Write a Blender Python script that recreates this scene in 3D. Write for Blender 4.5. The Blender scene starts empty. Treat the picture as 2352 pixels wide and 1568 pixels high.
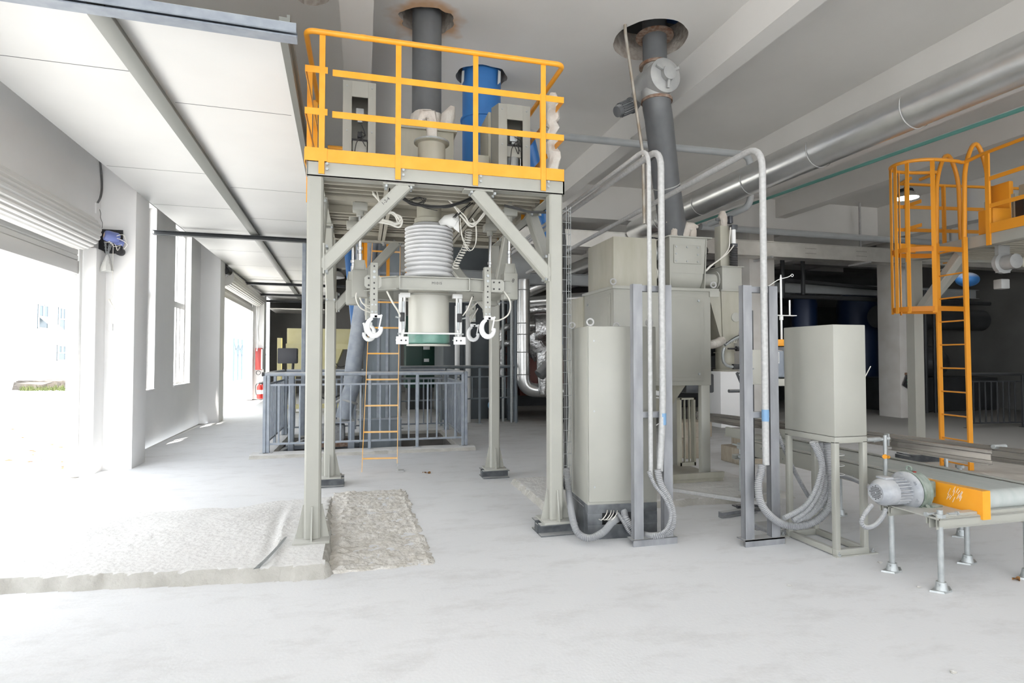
import bpy, bmesh, math, random
from mathutils import Vector, Matrix, noise
random.seed(7)
C = bpy.context.scene.collection
PI = math.pi
# ------------------------------------------------------------------ camera
F_PX = 1313.0; EYE = 1.45; YAW = math.radians(14.64); PIT = math.radians(1.57)
cd = bpy.data.cameras.new('camera'); cam = bpy.data.objects.new('camera', cd); C.objects.link(cam)
cam.location = (0, 0, EYE); cam.rotation_euler = (PI/2 + PIT, 0, -YAW)
cd.sensor_width = 36; cd.lens = 36*F_PX/2352; cd.clip_start = .05; cd.clip_end = 400
bpy.context.scene.camera = cam
# ------------------------------------------------------------------ sky, sun, exposure
w = bpy.data.worlds.new('sky'); bpy.context.scene.world = w; w.use_nodes = True
bgn = w.node_tree.nodes['Background']; bgn.inputs[0].default_value = (.90, .95, 1, 1); bgn.inputs[1].default_value = 3.2
sl = bpy.data.lights.new('sun', 'SUN'); sl.energy = 8; sl.angle = .02; sl.color = (1, .95, .88)
so = bpy.data.objects.new('sun', sl); C.objects.link(so); so.rotation_euler = Vector((.24, .66, -1.25)).to_track_quat('-Z', 'Y').to_euler()
vs = bpy.context.scene.view_settings
vs.view_transform = 'Standard'; vs.look = 'None'; vs.gamma = 1; vs.exposure = .6
try: vs.use_curve_mapping = False
except Exception: pass
try:
    cy = bpy.context.scene.cycles; cy.max_bounces = 10; cy.diffuse_bounces = 7; cy.sample_clamp_indirect = 8
except Exception: pass
# ------------------------------------------------------------------ measuring: a pixel of the 2352x1568 frame onto a plane of the building
_fw = Vector((math.sin(YAW)*math.cos(PIT), math.cos(YAW)*math.cos(PIT), math.sin(PIT)))
_rt = Vector((math.cos(YAW), -math.sin(YAW), 0)); _up = Vector((-math.sin(YAW)*math.sin(PIT), -math.cos(YAW)*math.sin(PIT), math.cos(PIT)))
def P(u, v, x=None, y=None, z=None):
    d = _fw + _rt*((u-1176)/F_PX) - _up*((v-784)/F_PX)
    t = (z-EYE)/d.z if z is not None else (y/d.y if y is not None else x/d.x)
    return Vector((0, 0, EYE)) + d*t
WR = Matrix.Translation((0,.105,0)) @ Matrix.Rotation(.035, 4, 'Z')      # the street wall runs 2 degrees off the machines
# ------------------------------------------------------------------ materials
def mat(name, col, rough=.6, metal=0, col2=None, scale=4, amt=.5, bump=0, bscale=40, dust=0, dcol=(.78,.78,.77), emit=None, spec=None, detail=5, stretch=None, dlo=.25):
    m = bpy.data.materials.new(name); m.use_nodes = True; nt = m.node_tree; N = nt.nodes; L = nt.links
    b = N['Principled BSDF']; b.inputs['Roughness'].default_value = rough; b.inputs['Metallic'].default_value = metal
    b.inputs['Base Color'].default_value = (*col, 1)
    if spec is not None: b.inputs['Specular IOR Level'].default_value = spec
    tc = N.new('ShaderNodeTexCoord'); src = tc.outputs['Object']
    if stretch:
        mp = N.new('ShaderNodeMapping'); mp.inputs['Scale'].default_value = stretch; L.new(src, mp.inputs[0]); src = mp.outputs[0]
    last = None
    if col2 is not None:
        n = N.new('ShaderNodeTexNoise'); n.inputs['Scale'].default_value = scale; n.inputs['Detail'].default_value = detail
        L.new(src, n.inputs['Vector'])
        r = N.new('ShaderNodeValToRGB'); r.color_ramp.elements[0].position = .5-.28*amt-.02; r.color_ramp.elements[1].position = .5+.28*(1.2-amt)
        r.color_ramp.elements[0].color = (*col, 1); r.color_ramp.elements[1].color = (*col2, 1)
        L.new(n.outputs['Fac'], r.inputs[0]); last = r.outputs[0]; L.new(last, b.inputs['Base Color'])
    if dust:
        g = N.new('ShaderNodeNewGeometry'); s = N.new('ShaderNodeSeparateXYZ'); L.new(g.outputs['Normal'], s.inputs[0])
        mr = N.new('ShaderNodeMapRange'); mr.inputs[1].default_value = dlo; mr.inputs[2].default_value = max(.9, dlo+.15); mr.inputs[4].default_value = dust
        L.new(s.outputs['Z'], mr.inputs[0])
        mx = N.new('ShaderNodeMix'); mx.data_type = 'RGBA'; L.new(mr.outputs[0], mx.inputs['Factor'])
        if last is not None: L.new(last, mx.inputs[6])
        else: mx.inputs[6].default_value = (*col, 1)
        mx.inputs[7].default_value = (*dcol, 1); L.new(mx.outputs[2], b.inputs['Base Color'])
    if bump:
        n2 = N.new('ShaderNodeTexNoise'); n2.inputs['Scale'].default_value = bscale; n2.inputs['Detail'].default_value = 6
        L.new(src, n2.inputs['Vector']); bp = N.new('ShaderNodeBump'); bp.inputs['Strength'].default_value = bump; bp.inputs['Distance'].default_value = .02
        L.new(n2.outputs['Fac'], bp.inputs['Height']); L.new(bp.outputs[0], b.inputs['Normal'])
    if emit:
        b.inputs['Emission Color'].default_value = (*emit[0], 1); b.inputs['Emission Strength'].default_value = emit[1]
    return m
M = {}
M['paint'] = mat('beige_grey_paint', (.35,.348,.31), .42, col2=(.38,.377,.337), scale=3, dust=.35)
M['paintold'] = mat('stained_beige_paint', (.36,.345,.275), .45, col2=(.42,.405,.34), scale=5, amt=.6, dust=.3, stretch=(2,2,.4))
M['deckpaint'] = mat('under_deck_paint', (.40,.375,.31), .6, col2=(.46,.435,.37), scale=5)
M['yellow'] = mat('yellow_paint', (.84,.335,.015), .4, col2=(.86,.38,.03), scale=8, dust=.35, dcol=(.85,.62,.3))
M['orange'] = mat('orange_paint', (.80,.32,.02), .45, dust=.2)
M['paleyellow'] = mat('pale_yellow_paint', (.75,.68,.36), .55, col2=(.8,.74,.45), scale=3)
M['galv'] = mat('galvanised_steel', (.36,.38,.385), .42, .35, col2=(.45,.47,.47), scale=25, amt=.5, dust=.12)
M['rail'] = mat('worn_stainless_rail', (.27,.25,.23), .38, .85, col2=(.45,.42,.38), scale=5, dust=.5, stretch=(1,.3,4))
M['galvdull'] = mat('dusty_galvanised_conduit', (.40,.40,.395), .6, .15, col2=(.50,.50,.495), scale=40, dust=.3)
M['rustcond'] = mat('stained_steel_tube', (.42,.40,.36), .5, .4, col2=(.25,.19,.13), scale=14, stretch=(1,1,.4))
M['zinc'] = mat('bare_channel_steel', (.235,.24,.255), .55, .35, col2=(.33,.335,.35), scale=12, dust=.5, stretch=(1,1,.3))
M['steelgrey'] = mat('blue_grey_steel_paint', (.245,.275,.32), .5, .1, col2=(.33,.36,.40), scale=9, dust=.7)
M['towergrey'] = mat('slate_grey_paint', (.17,.20,.225), .5, .1, col2=(.235,.265,.29), scale=2.5, dust=.6, stretch=(2,2,.5))
M['darkpipe'] = mat('dark_grey_pipe_paint', (.105,.11,.115), .5, .1, col2=(.135,.14,.145), scale=5, dust=.5)
M['pipegrey'] = mat('grey_pipe_paint', (.33,.345,.35), .5, 0, col2=(.37,.385,.39), scale=5, dust=.5)
M['valve'] = mat('valve_casting_grey', (.31,.315,.31), .5, .1, col2=(.40,.40,.39), scale=7, dust=.3)
M['rust'] = mat('rusty_flange', (.16,.075,.04), .85, .1, col2=(.34,.27,.22), scale=20, bump=.3)
M['blue'] = mat('blue_duct_paint', (.03,.14,.39), .4, 0, col2=(.04,.18,.46), scale=4, dust=.6)
M['ltblue'] = mat('light_blue_motor_paint', (.1,.3,.5), .5, 0, dust=.4)
M['alu'] = mat('aluminium_cladding', (.80,.80,.79), .28, .9, col2=(.7,.7,.69), scale=3, dust=.3)
M['foil'] = mat('crinkled_foil_cladding', (.82,.82,.82), .25, .95, col2=(.6,.6,.6), scale=14, bump=.9, bscale=16)
M['tray'] = mat('steel_cable_tray', (.62,.60,.56), .42, .7, col2=(.72,.7,.66), scale=4, dust=.4)
M['darktray'] = mat('dim_grey_tray', (.2,.21,.21), .5, .3, dust=.3)
M['black'] = mat('black_plastic', (.02,.02,.022), .5, dust=.2)
M['plinth'] = mat('dark_plinth_paint', (.055,.06,.066), .5, 0, col2=(.17,.18,.19), scale=7, amt=.35, dust=.6)
M['darksteel'] = mat('dark_steel_post', (.07,.075,.085), .4, .3, col2=(.11,.115,.12), scale=10, stretch=(1,1,.2), dust=.4)
M['cable'] = mat('black_cable', (.03,.03,.03), .5)
M['whitecable'] = mat('pale_cable', (.72,.70,.64), .5)
M['flex'] = mat('grey_flexible_conduit', (.27,.275,.285), .6, 0, dust=.4)
M['white'] = mat('white_painted_steel', (.80,.80,.79), .4, dust=.2)
M['hookwhite'] = mat('white_painted_casting', (.84,.845,.85), .45)
M['cream'] = mat('cream_paint', (.52,.51,.455), .35, dust=.3)
M['bellows'] = mat('white_bellows_rubber', (.72,.72,.73), .5, col2=(.64,.64,.64), scale=6, dust=.2)
M['cloth'] = mat('dusty_filter_cloth', (.66,.63,.58), .9, col2=(.52,.47,.42), scale=9, bump=.5, bscale=30)
M['sheet'] = mat('dusty_plastic_sheet', (.56,.53,.48), .7, col2=(.48,.45,.41), scale=4, bump=.4, bscale=9)
M['pinkcloth'] = mat('pinkish_filter_cloth', (.50,.465,.42), .9, col2=(.44,.385,.33), scale=8, bump=.5, bscale=25)
M['seal'] = mat('green_seal_film', (.10,.22,.18), .35, col2=(.16,.32,.26), scale=9)
M['teal'] = mat('teal_pipe_paint', (.08,.22,.19), .5, dust=.6)
M['green'] = mat('dark_green_paint', (.012,.05,.035), .4, dust=.3)
M['motorgreen'] = mat('worn_green_casting', (.13,.175,.135), .5, .1, col2=(.27,.31,.28), scale=14, dust=.2)
M['motorgrey'] = mat('grey_motor_casting', (.27,.285,.31), .5, .15, col2=(.42,.43,.45), scale=14, dust=.35)
M['belt'] = mat('dusty_green_belt', (.40,.435,.42), .75, 0, col2=(.47,.49,.475), scale=6, stretch=(3,.7,1))
M['red'] = mat('red_paint', (.33,.03,.025), .35)
M['redbrown'] = mat('red_brown_burner_paint', (.14,.035,.025), .5)
M['brass'] = mat('brass', (.8,.55,.2), .3, .9)
M['chrome'] = mat('chrome_rod', (.75,.76,.77), .15, 1)
M['glass'] = mat('dark_window_glass', (.35,.45,.5), .1, 0)
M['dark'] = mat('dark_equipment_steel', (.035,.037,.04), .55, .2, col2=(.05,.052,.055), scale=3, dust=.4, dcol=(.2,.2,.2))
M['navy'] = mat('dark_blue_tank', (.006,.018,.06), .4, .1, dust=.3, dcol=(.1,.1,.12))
M['wall'] = mat('white_limewash', (.86,.855,.85), .9, col2=(.83,.825,.82), scale=1.5, bump=.05, bscale=60)
M['slab'] = mat('whitewashed_concrete', (.66,.645,.62), .95, col2=(.62,.605,.58), scale=1.1, bump=.05, bscale=50)
M['pier'] = mat('pier_plaster', (.66,.64,.61), .9, col2=(.58,.55,.51), scale=2.5)
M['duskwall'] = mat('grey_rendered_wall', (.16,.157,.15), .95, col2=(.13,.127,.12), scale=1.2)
M['panel'] = mat('glossy_white_ceiling_panel', (.72,.72,.705), .45, col2=(.68,.68,.665), scale=1.3)
M['profile'] = mat('grey_ceiling_profile', (.20,.205,.19), .45, .1)
M['darkprofile'] = mat('dark_ceiling_profile', (.07,.075,.08), .45, .1)
M['door'] = mat('roller_door_slats', (.66,.655,.64), .45, .15)
M['rough'] = mat('broken_concrete', (.60,.57,.52), .98, col2=(.70,.68,.65), scale=8, amt=.5, bump=.8, bscale=28)
M['rawslab'] = mat('raw_concrete_slab', (.40,.385,.35), .95, col2=(.50,.485,.45), scale=6, amt=.6, bump=.5, bscale=26, dust=.93, dcol=(.74,.735,.73), dlo=.8)
M['hole'] = mat('chipped_hole_edge', (.30,.26,.22), .98, col2=(.46,.42,.38), scale=14, bump=.8, bscale=20)
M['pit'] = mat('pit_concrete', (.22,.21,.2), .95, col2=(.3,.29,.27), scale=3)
M['yard'] = mat('yard_concrete', (.72,.71,.69), .95, col2=(.78,.77,.75), scale=.6)
M['outwall'] = mat('sunlit_white_render', (.85,.85,.84), .9)
M['grass'] = mat('dry_grass', (.05,.075,.02), .9, col2=(.10,.11,.04), scale=8)
M['rubble'] = mat('rubble', (.10,.085,.07), .95, col2=(.2,.18,.16), scale=3)
M['leaf'] = mat('dry_leaf', (.22,.10,.025), .8)
M['wood'] = mat('dusty_timber', (.34,.29,.22), .85, col2=(.45,.4,.33), scale=6, stretch=(1,8,1))
M['lampglow'] = mat('lit_lamp_lens', (1,1,1), .4, emit=((1,.98,.92), 14))
M['lampbody'] = mat('lamp_reflector', (.5,.49,.46), .35, .5)
M['signgreen'] = mat('green_exit_film', (.01,.25,.1), .4)
M['ink'] = mat('black_ink', (.06,.06,.06), .8)
M['inkred'] = mat('red_ink', (.6,.06,.05), .8)
M['sticker'] = mat('white_sticker', (.75,.75,.75), .5)
M['bag'] = mat('black_plastic_bag', (.035,.035,.037), .25, bump=.8, bscale=18)
# floor: trowelled concrete under pale dust, with scuffs
def floor_mat():
    m = mat('dusty_concrete_floor', (.74,.75,.77), .8, col2=(.79,.797,.815), scale=.55, amt=.5, bump=.06, bscale=55, detail=8)
    nt = m.node_tree; N = nt.nodes; L = nt.links; b = N['Principled BSDF']
    src = b.inputs['Base Color'].links[0].from_socket
    tc = [n for n in N if n.type == 'TEX_COORD'][0]
    mp = N.new('ShaderNodeMapping'); mp.inputs['Scale'].default_value = (1.2, 2.6, 1); mp.inputs['Rotation'].default_value = (0,0,.5); L.new(tc.outputs['Object'], mp.inputs[0])
    n = N.new('ShaderNodeTexNoise'); n.inputs['Scale'].default_value = 1.6; n.inputs['Detail'].default_value = 11; n.inputs['Roughness'].default_value = .75; L.new(mp.outputs[0], n.inputs['Vector'])
    r = N.new('ShaderNodeValToRGB'); r.color_ramp.elements[0].position = .50; r.color_ramp.elements[1].position = .78
    r.color_ramp.elements[0].color = (0,0,0,1); r.color_ramp.elements[1].color = (.55,.55,.55,1); L.new(n.outputs['Fac'], r.inputs[0])
    mx = N.new('ShaderNodeMix'); mx.data_type = 'RGBA'; L.new(r.outputs[0], mx.inputs['Factor']); L.new(src, mx.inputs[6]); mx.inputs[7].default_value = (.50,.49,.48,1)
    # the bay beyond the conveyor: grimier concrete, with its dimness painted into the colour
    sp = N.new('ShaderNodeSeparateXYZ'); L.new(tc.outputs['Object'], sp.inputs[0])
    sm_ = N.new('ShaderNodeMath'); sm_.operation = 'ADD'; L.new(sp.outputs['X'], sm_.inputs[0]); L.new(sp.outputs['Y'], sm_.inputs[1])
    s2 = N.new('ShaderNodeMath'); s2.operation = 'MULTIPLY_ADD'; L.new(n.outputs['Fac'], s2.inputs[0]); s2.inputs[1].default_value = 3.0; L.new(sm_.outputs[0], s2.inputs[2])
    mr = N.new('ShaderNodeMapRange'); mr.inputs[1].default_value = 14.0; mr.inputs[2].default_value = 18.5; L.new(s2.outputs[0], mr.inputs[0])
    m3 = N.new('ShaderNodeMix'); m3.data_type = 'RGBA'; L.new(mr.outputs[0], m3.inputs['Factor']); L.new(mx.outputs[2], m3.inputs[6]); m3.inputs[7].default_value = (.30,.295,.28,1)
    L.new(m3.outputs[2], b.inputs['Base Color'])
    return m
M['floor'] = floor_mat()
def stain(m, c, r, col):     # rust bled out round a pipe opening
    nt = m.node_tree; N = nt.nodes; L = nt.links; b = N['Principled BSDF']; src = b.inputs['Base Color'].links[0].from_socket
    tc = [n for n in N if n.type == 'TEX_COORD'][0]; n = N.new('ShaderNodeTexNoise'); n.inputs['Scale'].default_value = 5; L.new(tc.outputs['Object'], n.inputs['Vector'])
    d = N.new('ShaderNodeVectorMath'); d.operation = 'DISTANCE'; L.new(tc.outputs['Object'], d.inputs[0]); d.inputs[1].default_value = c
    a = N.new('ShaderNodeMath'); a.operation = 'MULTIPLY_ADD'; L.new(n.outputs['Fac'], a.inputs[0]); a.inputs[1].default_value = -.35; L.new(d.outputs['Value'], a.inputs[2])
    mr = N.new('ShaderNodeMapRange'); mr.inputs[1].default_value = r*.35; mr.inputs[2].default_value = r; mr.inputs[3].default_value = .8; mr.inputs[4].default_value = 0; L.new(a.outputs[0], mr.inputs[0])
    mx = N.new('ShaderNodeMix'); mx.data_type = 'RGBA'; L.new(mr.outputs[0], mx.inputs['Factor']); L.new(src, mx.inputs[6]); mx.inputs[7].default_value = (*col, 1); L.new(mx.outputs[2], b.inputs['Base Color'])
stain(M['slab'], (.60,5.66,4.81), .24, (.50,.27,.11))
# ------------------------------------------------------------------ mesh builder
class MB:
    def __init__(s, mx=None): s.bm = bmesh.new(); s.mx = mx
    def box(s, a, b, bev=0, mx=None):
        c = [(a[i]+b[i])/2 for i in range(3)]; d = [abs(b[i]-a[i]) for i in range(3)]
        m = Matrix.Translation(c) @ Matrix.Diagonal((*d, 1))
        if mx is not None: m = mx @ m
        r = bmesh.ops.create_cube(s.bm, size=1, matrix=m)
        if bev:
            es = list({e for v in r['verts'] for e in v.link_edges})
            bmesh.ops.bevel(s.bm, geom=es, offset=bev, segments=2, affect='EDGES', profile=.5)
        return s
    def sweep(s, p0, p1, prof, up=(0,0,1), cap=True):
        p0 = Vector(p0); p1 = Vector(p1); d = (p1-p0).normalized(); up = Vector(up)
        if abs(d.dot(up)) > .98: up = Vector((0,1,0))
        r = d.cross(up).normalized(); u = r.cross(d).normalized()
        A = [s.bm.verts.new(p0+r*x+u*y) for x, y in prof]; B = [s.bm.verts.new(p1+r*x+u*y) for x, y in prof]
        n = len(prof)
        for i in range(n): s.bm.faces.new((A[i], A[(i+1)%n], B[(i+1)%n], B[i]))
        if cap: s.bm.faces.new(A[::-1]); s.bm.faces.new(B)
        return s
    def bar(s, p0, p1, w, h, up=(0,0,1)):
        c = min(w, h)*.12
        return s.sweep(p0, p1, [(-w/2+c,-h/2),(w/2-c,-h/2),(w/2,-h/2+c),(w/2,h/2-c),(w/2-c,h/2),(-w/2+c,h/2),(-w/2,h/2-c),(-w/2,-h/2+c)], up)
    def hbeam(s, p0, p1, w, h, t, up=(0,0,1)):
        return s.sweep(p0, p1, [(-w/2,-h/2),(w/2,-h/2),(w/2,-h/2+t),(t/2,-h/2+t),(t/2,h/2-t),(w/2,h/2-t),(w/2,h/2),(-w/2,h/2),(-w/2,h/2-t),(-t/2,h/2-t),(-t/2,-h/2+t),(-w/2,-h/2+t)], up)
    def chan(s, p0, p1, w, h, t, up=(0,0,1)):     # C profile, open towards +side
        return s.sweep(p0, p1, [(-w/2,-h/2),(w/2,-h/2),(w/2,-h/2+t),(-w/2+t,-h/2+t),(-w/2+t,h/2-t),(w/2,h/2-t),(w/2,h/2),(-w/2,h/2)], up)
    def ang(s, p0, p1, w, h, t, up=(0,0,1)):
        return s.sweep(p0, p1, [(0,0),(w,0),(w,t),(t,t),(t,h),(0,h)], up)
    def cyl(s, p0, p1, r, r2=None, seg=20, cap=True):
        return s.rings([p0, p1], [r, r if r2 is None else r2], seg, cap)
    def rings(s, pts, rad, seg=12, cap=True, closed=False, sq=None):
        pts = [Vector(p) for p in pts]; n = len(pts); rings = []; ref = None
        for i in range(n):
            if closed: d = pts[(i+1)%n]-pts[i-1]
            else: d = (pts[min(i+1,n-1)]-pts[max(i-1,0)])
            d.normalize()
            if ref is None:
                ref = Vector((0,0,1)) if abs(d.z) < .9 else Vector((0,1,0))
            a = d.cross(ref)
            if a.length < 1e-4: a = d.orthogonal()
            a.normalize(); b = a.cross(d).normalized(); ref = b
            R = rad[i] if isinstance(rad, (list, tuple)) else rad
            rings.append([s.bm.verts.new(pts[i]+(a*math.cos(2*PI*k/seg)+b*math.sin(2*PI*k/seg))*R) for k in range(seg)])
        for i in range(n if closed else n-1):
            A = rings[i]; B = rings[(i+1)%n]
            for k in range(seg): s.bm.faces.new((A[k], A[(k+1)%seg], B[(k+1)%seg], B[k]))
        if cap and not closed: s.bm.faces.new(rings[0][::-1]); s.bm.faces.new(rings[-1])
        return s
    def tube(s, pts, r, seg=10, sub=8, closed=False):
        return s.rings(catmull(pts, sub, closed), r, seg, closed=closed)
    def bend(s, pts, r, rad, seg=12):
        return s.rings(fillet(pts, rad), r, seg)
    def flex(s, pts, r, pitch=.016, seg=10, depth=.12):
        q = resample(catmull(pts, 12), pitch/2)
        return s.rings(q, [r*(1+depth*(-1)**i) for i in range(len(q))], seg)
    def lathe(s, c, prof, axis=(0,0,1), seg=28, cap=True):
        c = Vector(c); ax = Vector(axis).normalized()
        a = ax.orthogonal().normalized(); b = ax.cross(a)
        R = [[s.bm.verts.new(c+ax*h+(a*math.cos(2*PI*k/seg)+b*math.sin(2*PI*k/seg))*r) for k in range(seg)] for r, h in prof]
        for A, B in zip(R, R[1:]):
            for k in range(seg): s.bm.faces.new((A[k], A[(k+1)%seg], B[(k+1)%seg], B[k]))
        if cap: s.bm.faces.new(R[0][::-1]); s.bm.faces.new(R[-1])
        return s
    def pipe(s, p0, p1, ro, ri, seg=28):   # hollow
        p0 = Vector(p0); p1 = Vector(p1); L = (p1-p0).length
        return s.lathe(p0, [(ri,0),(ro,0),(ro,L),(ri,L),(ri,0)], p1-p0, seg, cap=False)
    def prism(s, pts, vec):
        vec = Vector(vec); A = [s.bm.verts.new(Vector(p)) for p in pts]; B = [s.bm.verts.new(Vector(p)+vec) for p in pts]
        n = len(A)
        for i in range(n): s.bm.faces.new((A[i], A[(i+1)%n], B[(i+1)%n], B[i]))
        s.bm.faces.new(A[::-1]); s.bm.faces.new(B); return s
    def loft(s, A, B, cap=True):
        A = [s.bm.verts.new(Vector(p)) for p in A]; B = [s.bm.verts.new(Vector(p)) for p in B]; n = len(A)
        for i in range(n): s.bm.faces.new((A[i], A[(i+1)%n], B[(i+1)%n], B[i]))
        if cap: s.bm.faces.new(A[::-1]); s.bm.faces.new(B)
        return s
    def quad(s, *p):
        s.bm.faces.new([s.bm.verts.new(Vector(q)) for q in p]); return s
    def bolt(s, p, ax, r=.012, h=.01):
        p = Vector(p); ax = Vector(ax).normalized(); return s.rings([p, p+ax*h], r, 6)
    def torus(s, c, R, r, axis=(0,0,1), seg=28, a0=0, a1=2*PI, rs=10):
        c = Vector(c); ax = Vector(axis).normalized(); a = ax.orthogonal().normalized(); b = ax.cross(a)
        full = abs(a1-a0-2*PI) < 1e-6; n = seg if full else seg+1
        return s.rings([c+(a*math.cos(a0+(a1-a0)*i/seg)+b*math.sin(a0+(a1-a0)*i/seg))*R for i in range(n)], r, rs, closed=full)
    def ball(s, c, r, sc=(1,1,1), u=20, v=12):
        bmesh.ops.create_uvsphere(s.bm, u_segments=u, v_segments=v, radius=r, matrix=Matrix.Translation(c) @ Matrix.Diagonal((*sc,1))); return s
    def jitter(s, amp, f=10, start=0):
        vs_ = list(s.bm.verts)[start:]
        for v in vs_: v.co += noise.noise_vector(v.co*f)*amp
        return s
    def split(s, name, m, parent):          # every loose piece becomes a part of its own
        bm = s.bm; seen = set(); out = []
        for v in bm.verts:
            if v in seen: continue
            comp = []; st_ = [v]; seen.add(v)
            while st_:
                q = st_.pop(); comp.append(q)
                for e in q.link_edges:
                    o = e.other_vert(q)
                    if o not in seen: seen.add(o); st_.append(o)
            b2 = MB(s.mx); mp = {q: b2.bm.verts.new(q.co) for q in comp}
            for f in {f for q in comp for f in q.link_faces}: b2.bm.faces.new([mp[q] for q in f.verts])
            out.append(b2.build(name, m, parent))
        bm.free(); return out
    def build(s, name, m, parent=None, sharp=35):
        bm = s.bm
        if s.mx is not None: bm.transform(s.mx)
        bmesh.ops.recalc_face_normals(bm, faces=bm.faces)
        me = bpy.data.meshes.new(name); 
        o = bpy.data.objects.new(name, me); C.objects.link(o)
        if parent is not None:
            o.parent = parent; org = worg(parent)
            bm.transform(Matrix.Translation(-org)); 
        bm.to_mesh(me); bm.free()
        me.materials.append(m if not isinstance(m, str) else M[m])
        me.polygons.foreach_set('use_smooth', [True]*len(me.polygons)); me.set_sharp_from_angle(angle=math.radians(sharp))
        return o
def worg(o):
    v = Vector((0,0,0))
    while o is not None: v += Vector(o.location); o = o.parent
    return v
def catmull(pts, sub=8, closed=False):
    p = [Vector(q) for q in pts]; n = len(p)
    if n < 3: return p
    out = []
    for i in range(n if closed else n-1):
        if closed: a, b, c, d = p[i-1], p[i], p[(i+1)%n], p[(i+2)%n]
        else: a, b, c, d = p[max(i-1,0)], p[i], p[i+1], p[min(i+2,n-1)]
        for k in range(sub):
            t = k/sub; out.append(.5*((2*b)+(c-a)*t+(2*a-5*b+4*c-d)*t*t+(3*b-a-3*c+d)*t*t*t))
    if not closed: out.append(p[-1])
    return out
def fillet(pts, rad, k=6):
    p = [Vector(q) for q in pts]; out = [p[0]]
    for i in range(1, len(p)-1):
        a = (p[i-1]-p[i]); b = (p[i+1]-p[i]); r = min(rad, a.length*.49, b.length*.49); A = p[i]+a.normalized()*r; B = p[i]+b.normalized()*r
        for j in range(k+1):
            t = j/k; out.append(A*(1-t)**2+p[i]*2*t*(1-t)+B*t*t)
    out.append(p[-1]); return out
def resample(p, step):
    out = [p[0]]; acc = 0
    for a, b in zip(p, p[1:]):
        L = (b-a).length; t = step-acc
        while t <= L: out.append(a.lerp(b, t/L)); t += step
        acc = (acc+L) % step
    return out
# ------------------------------------------------------------------ scene bookkeeping
def tag(o, label=None, cat=None, group=None, kind=None):
    if label: o['label'] = label
    if cat: o['category'] = cat
    if group: o['group'] = group
    if kind: o['kind'] = kind
    return o
def thing(name, label, cat, loc=(0,0,0), group=None):
    o = bpy.data.objects.new(name, None); C.objects.link(o); o.location = loc; o.empty_display_size = .1
    return tag(o, label, cat, group)
def solo(name, mb, m, label, cat, group=None, kind=None, base=None):
    o = mb.build(name, m); return tag(o, label, cat, group, kind)
def struct(name, mb, m, label=None):
    o = mb.build(name, m); o['kind'] = 'structure'
    if label: o['label'] = label
    return o
def copy_tree(o, parent=None):
    c = o.copy(); C.objects.link(c); c.parent = parent
    for ch in [x for x in bpy.data.objects if x.parent == o]: copy_tree(ch, c)
    return c
def writing(txt, name, size, m, parent, mx, ext=.0006):
    cu = bpy.data.curves.new(name, 'FONT'); cu.body = txt; cu.size = size; cu.extrude = ext; cu.align_x = 'CENTER'; cu.align_y = 'CENTER'
    o = bpy.data.objects.new(name, cu); dg = bpy.context.evaluated_depsgraph_get()
    C.objects.link(o); dg.update(); me = bpy.data.meshes.new_from_object(o.evaluated_get(dg)); bpy.data.objects.remove(o); bpy.data.curves.remove(cu)
    me.transform(mx)
    if parent is not None: me.transform(Matrix.Translation(-worg(parent)))
    me.materials.clear(); me.materials.append(M[m]); n = bpy.data.objects.new(name, me); C.objects.link(n); n.parent = parent
    return n
def face_y(p, rx=0): return Matrix.Translation(p) @ Matrix.Rotation(rx, 4, 'Y') @ Matrix.Rotation(PI/2, 4, 'X')   # text that reads from -Y
# ================================================================== THE BUILDING
SL = 4.81          # underside of the concrete floor above
FC = 3.63          # underside of the white panels by the street wall
PX0, PX1, PY0, PY1 = -1.27, 1.5, 9.12, 11.0      # the pit
def holed(bm, outer, holes, z, thick, rim_to=None):
    """flat slab with round openings: bottom face at z, openings run up by thick"""
    loops = [outer]+holes; es = []
    for lp in loops:
        vs_ = [bm.verts.new((x, y, z)) for x, y in lp]
        for i in range(len(vs_)): es.append(bm.edges.new((vs_[i], vs_[(i+1)%len(vs_)])))
    bmesh.ops.triangle_fill(bm, use_beauty=True, use_dissolve=False, edges=es)
def ring_pts(c, rx, ry, n=40, jag=0, seed=0):
    out = []
    for i in range(n):
        a = 2*PI*i/n; k = 1+jag*noise.noise(Vector((math.cos(a)*2+seed, math.sin(a)*2, seed)))*2+jag*.5*noise.noise(Vector((math.cos(a)*9+seed, math.sin(a)*9, seed)))
        out.append((c[0]+rx*k*math.cos(a), c[1]+ry*k*math.sin(a)))
    return out
# floor
b = MB(); X0, X1, Y0, Y1 = -3.3, 24, -9.5, 27
for (x0, y0, x1, y1) in ((X0, Y0, X1, PY0), (X0, PY1, X1, Y1), (X0, PY0, PX0, PY1), (PX1, PY0, X1, PY1)):
    b.quad((x0,y0,0), (x1,y0,0), (x1,y1,0), (x0,y1,0))
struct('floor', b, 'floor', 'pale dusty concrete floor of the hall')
b = MB(); D = -1.6
b.quad((PX0,PY0,0),(PX1,PY0,0),(PX1,PY0,D),(PX0,PY0,D)); b.quad((PX0,PY1,0),(PX1,PY1,0),(PX1,PY1,D),(PX0,PY1,D))
b.quad((PX0,PY0,0),(PX0,PY1,0),(PX0,PY1,D),(PX0,PY0,D)); b.quad((PX1,PY0,0),(PX1,PY1,0),(PX1,PY1,D),(PX1,PY0,D)); b.quad((PX0,PY0,D),(PX1,PY0,D),(PX1,PY1,D),(PX0,PY1,D))
struct('floor_pit', b, 'pit', 'dark concrete pit below the railing')
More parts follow.
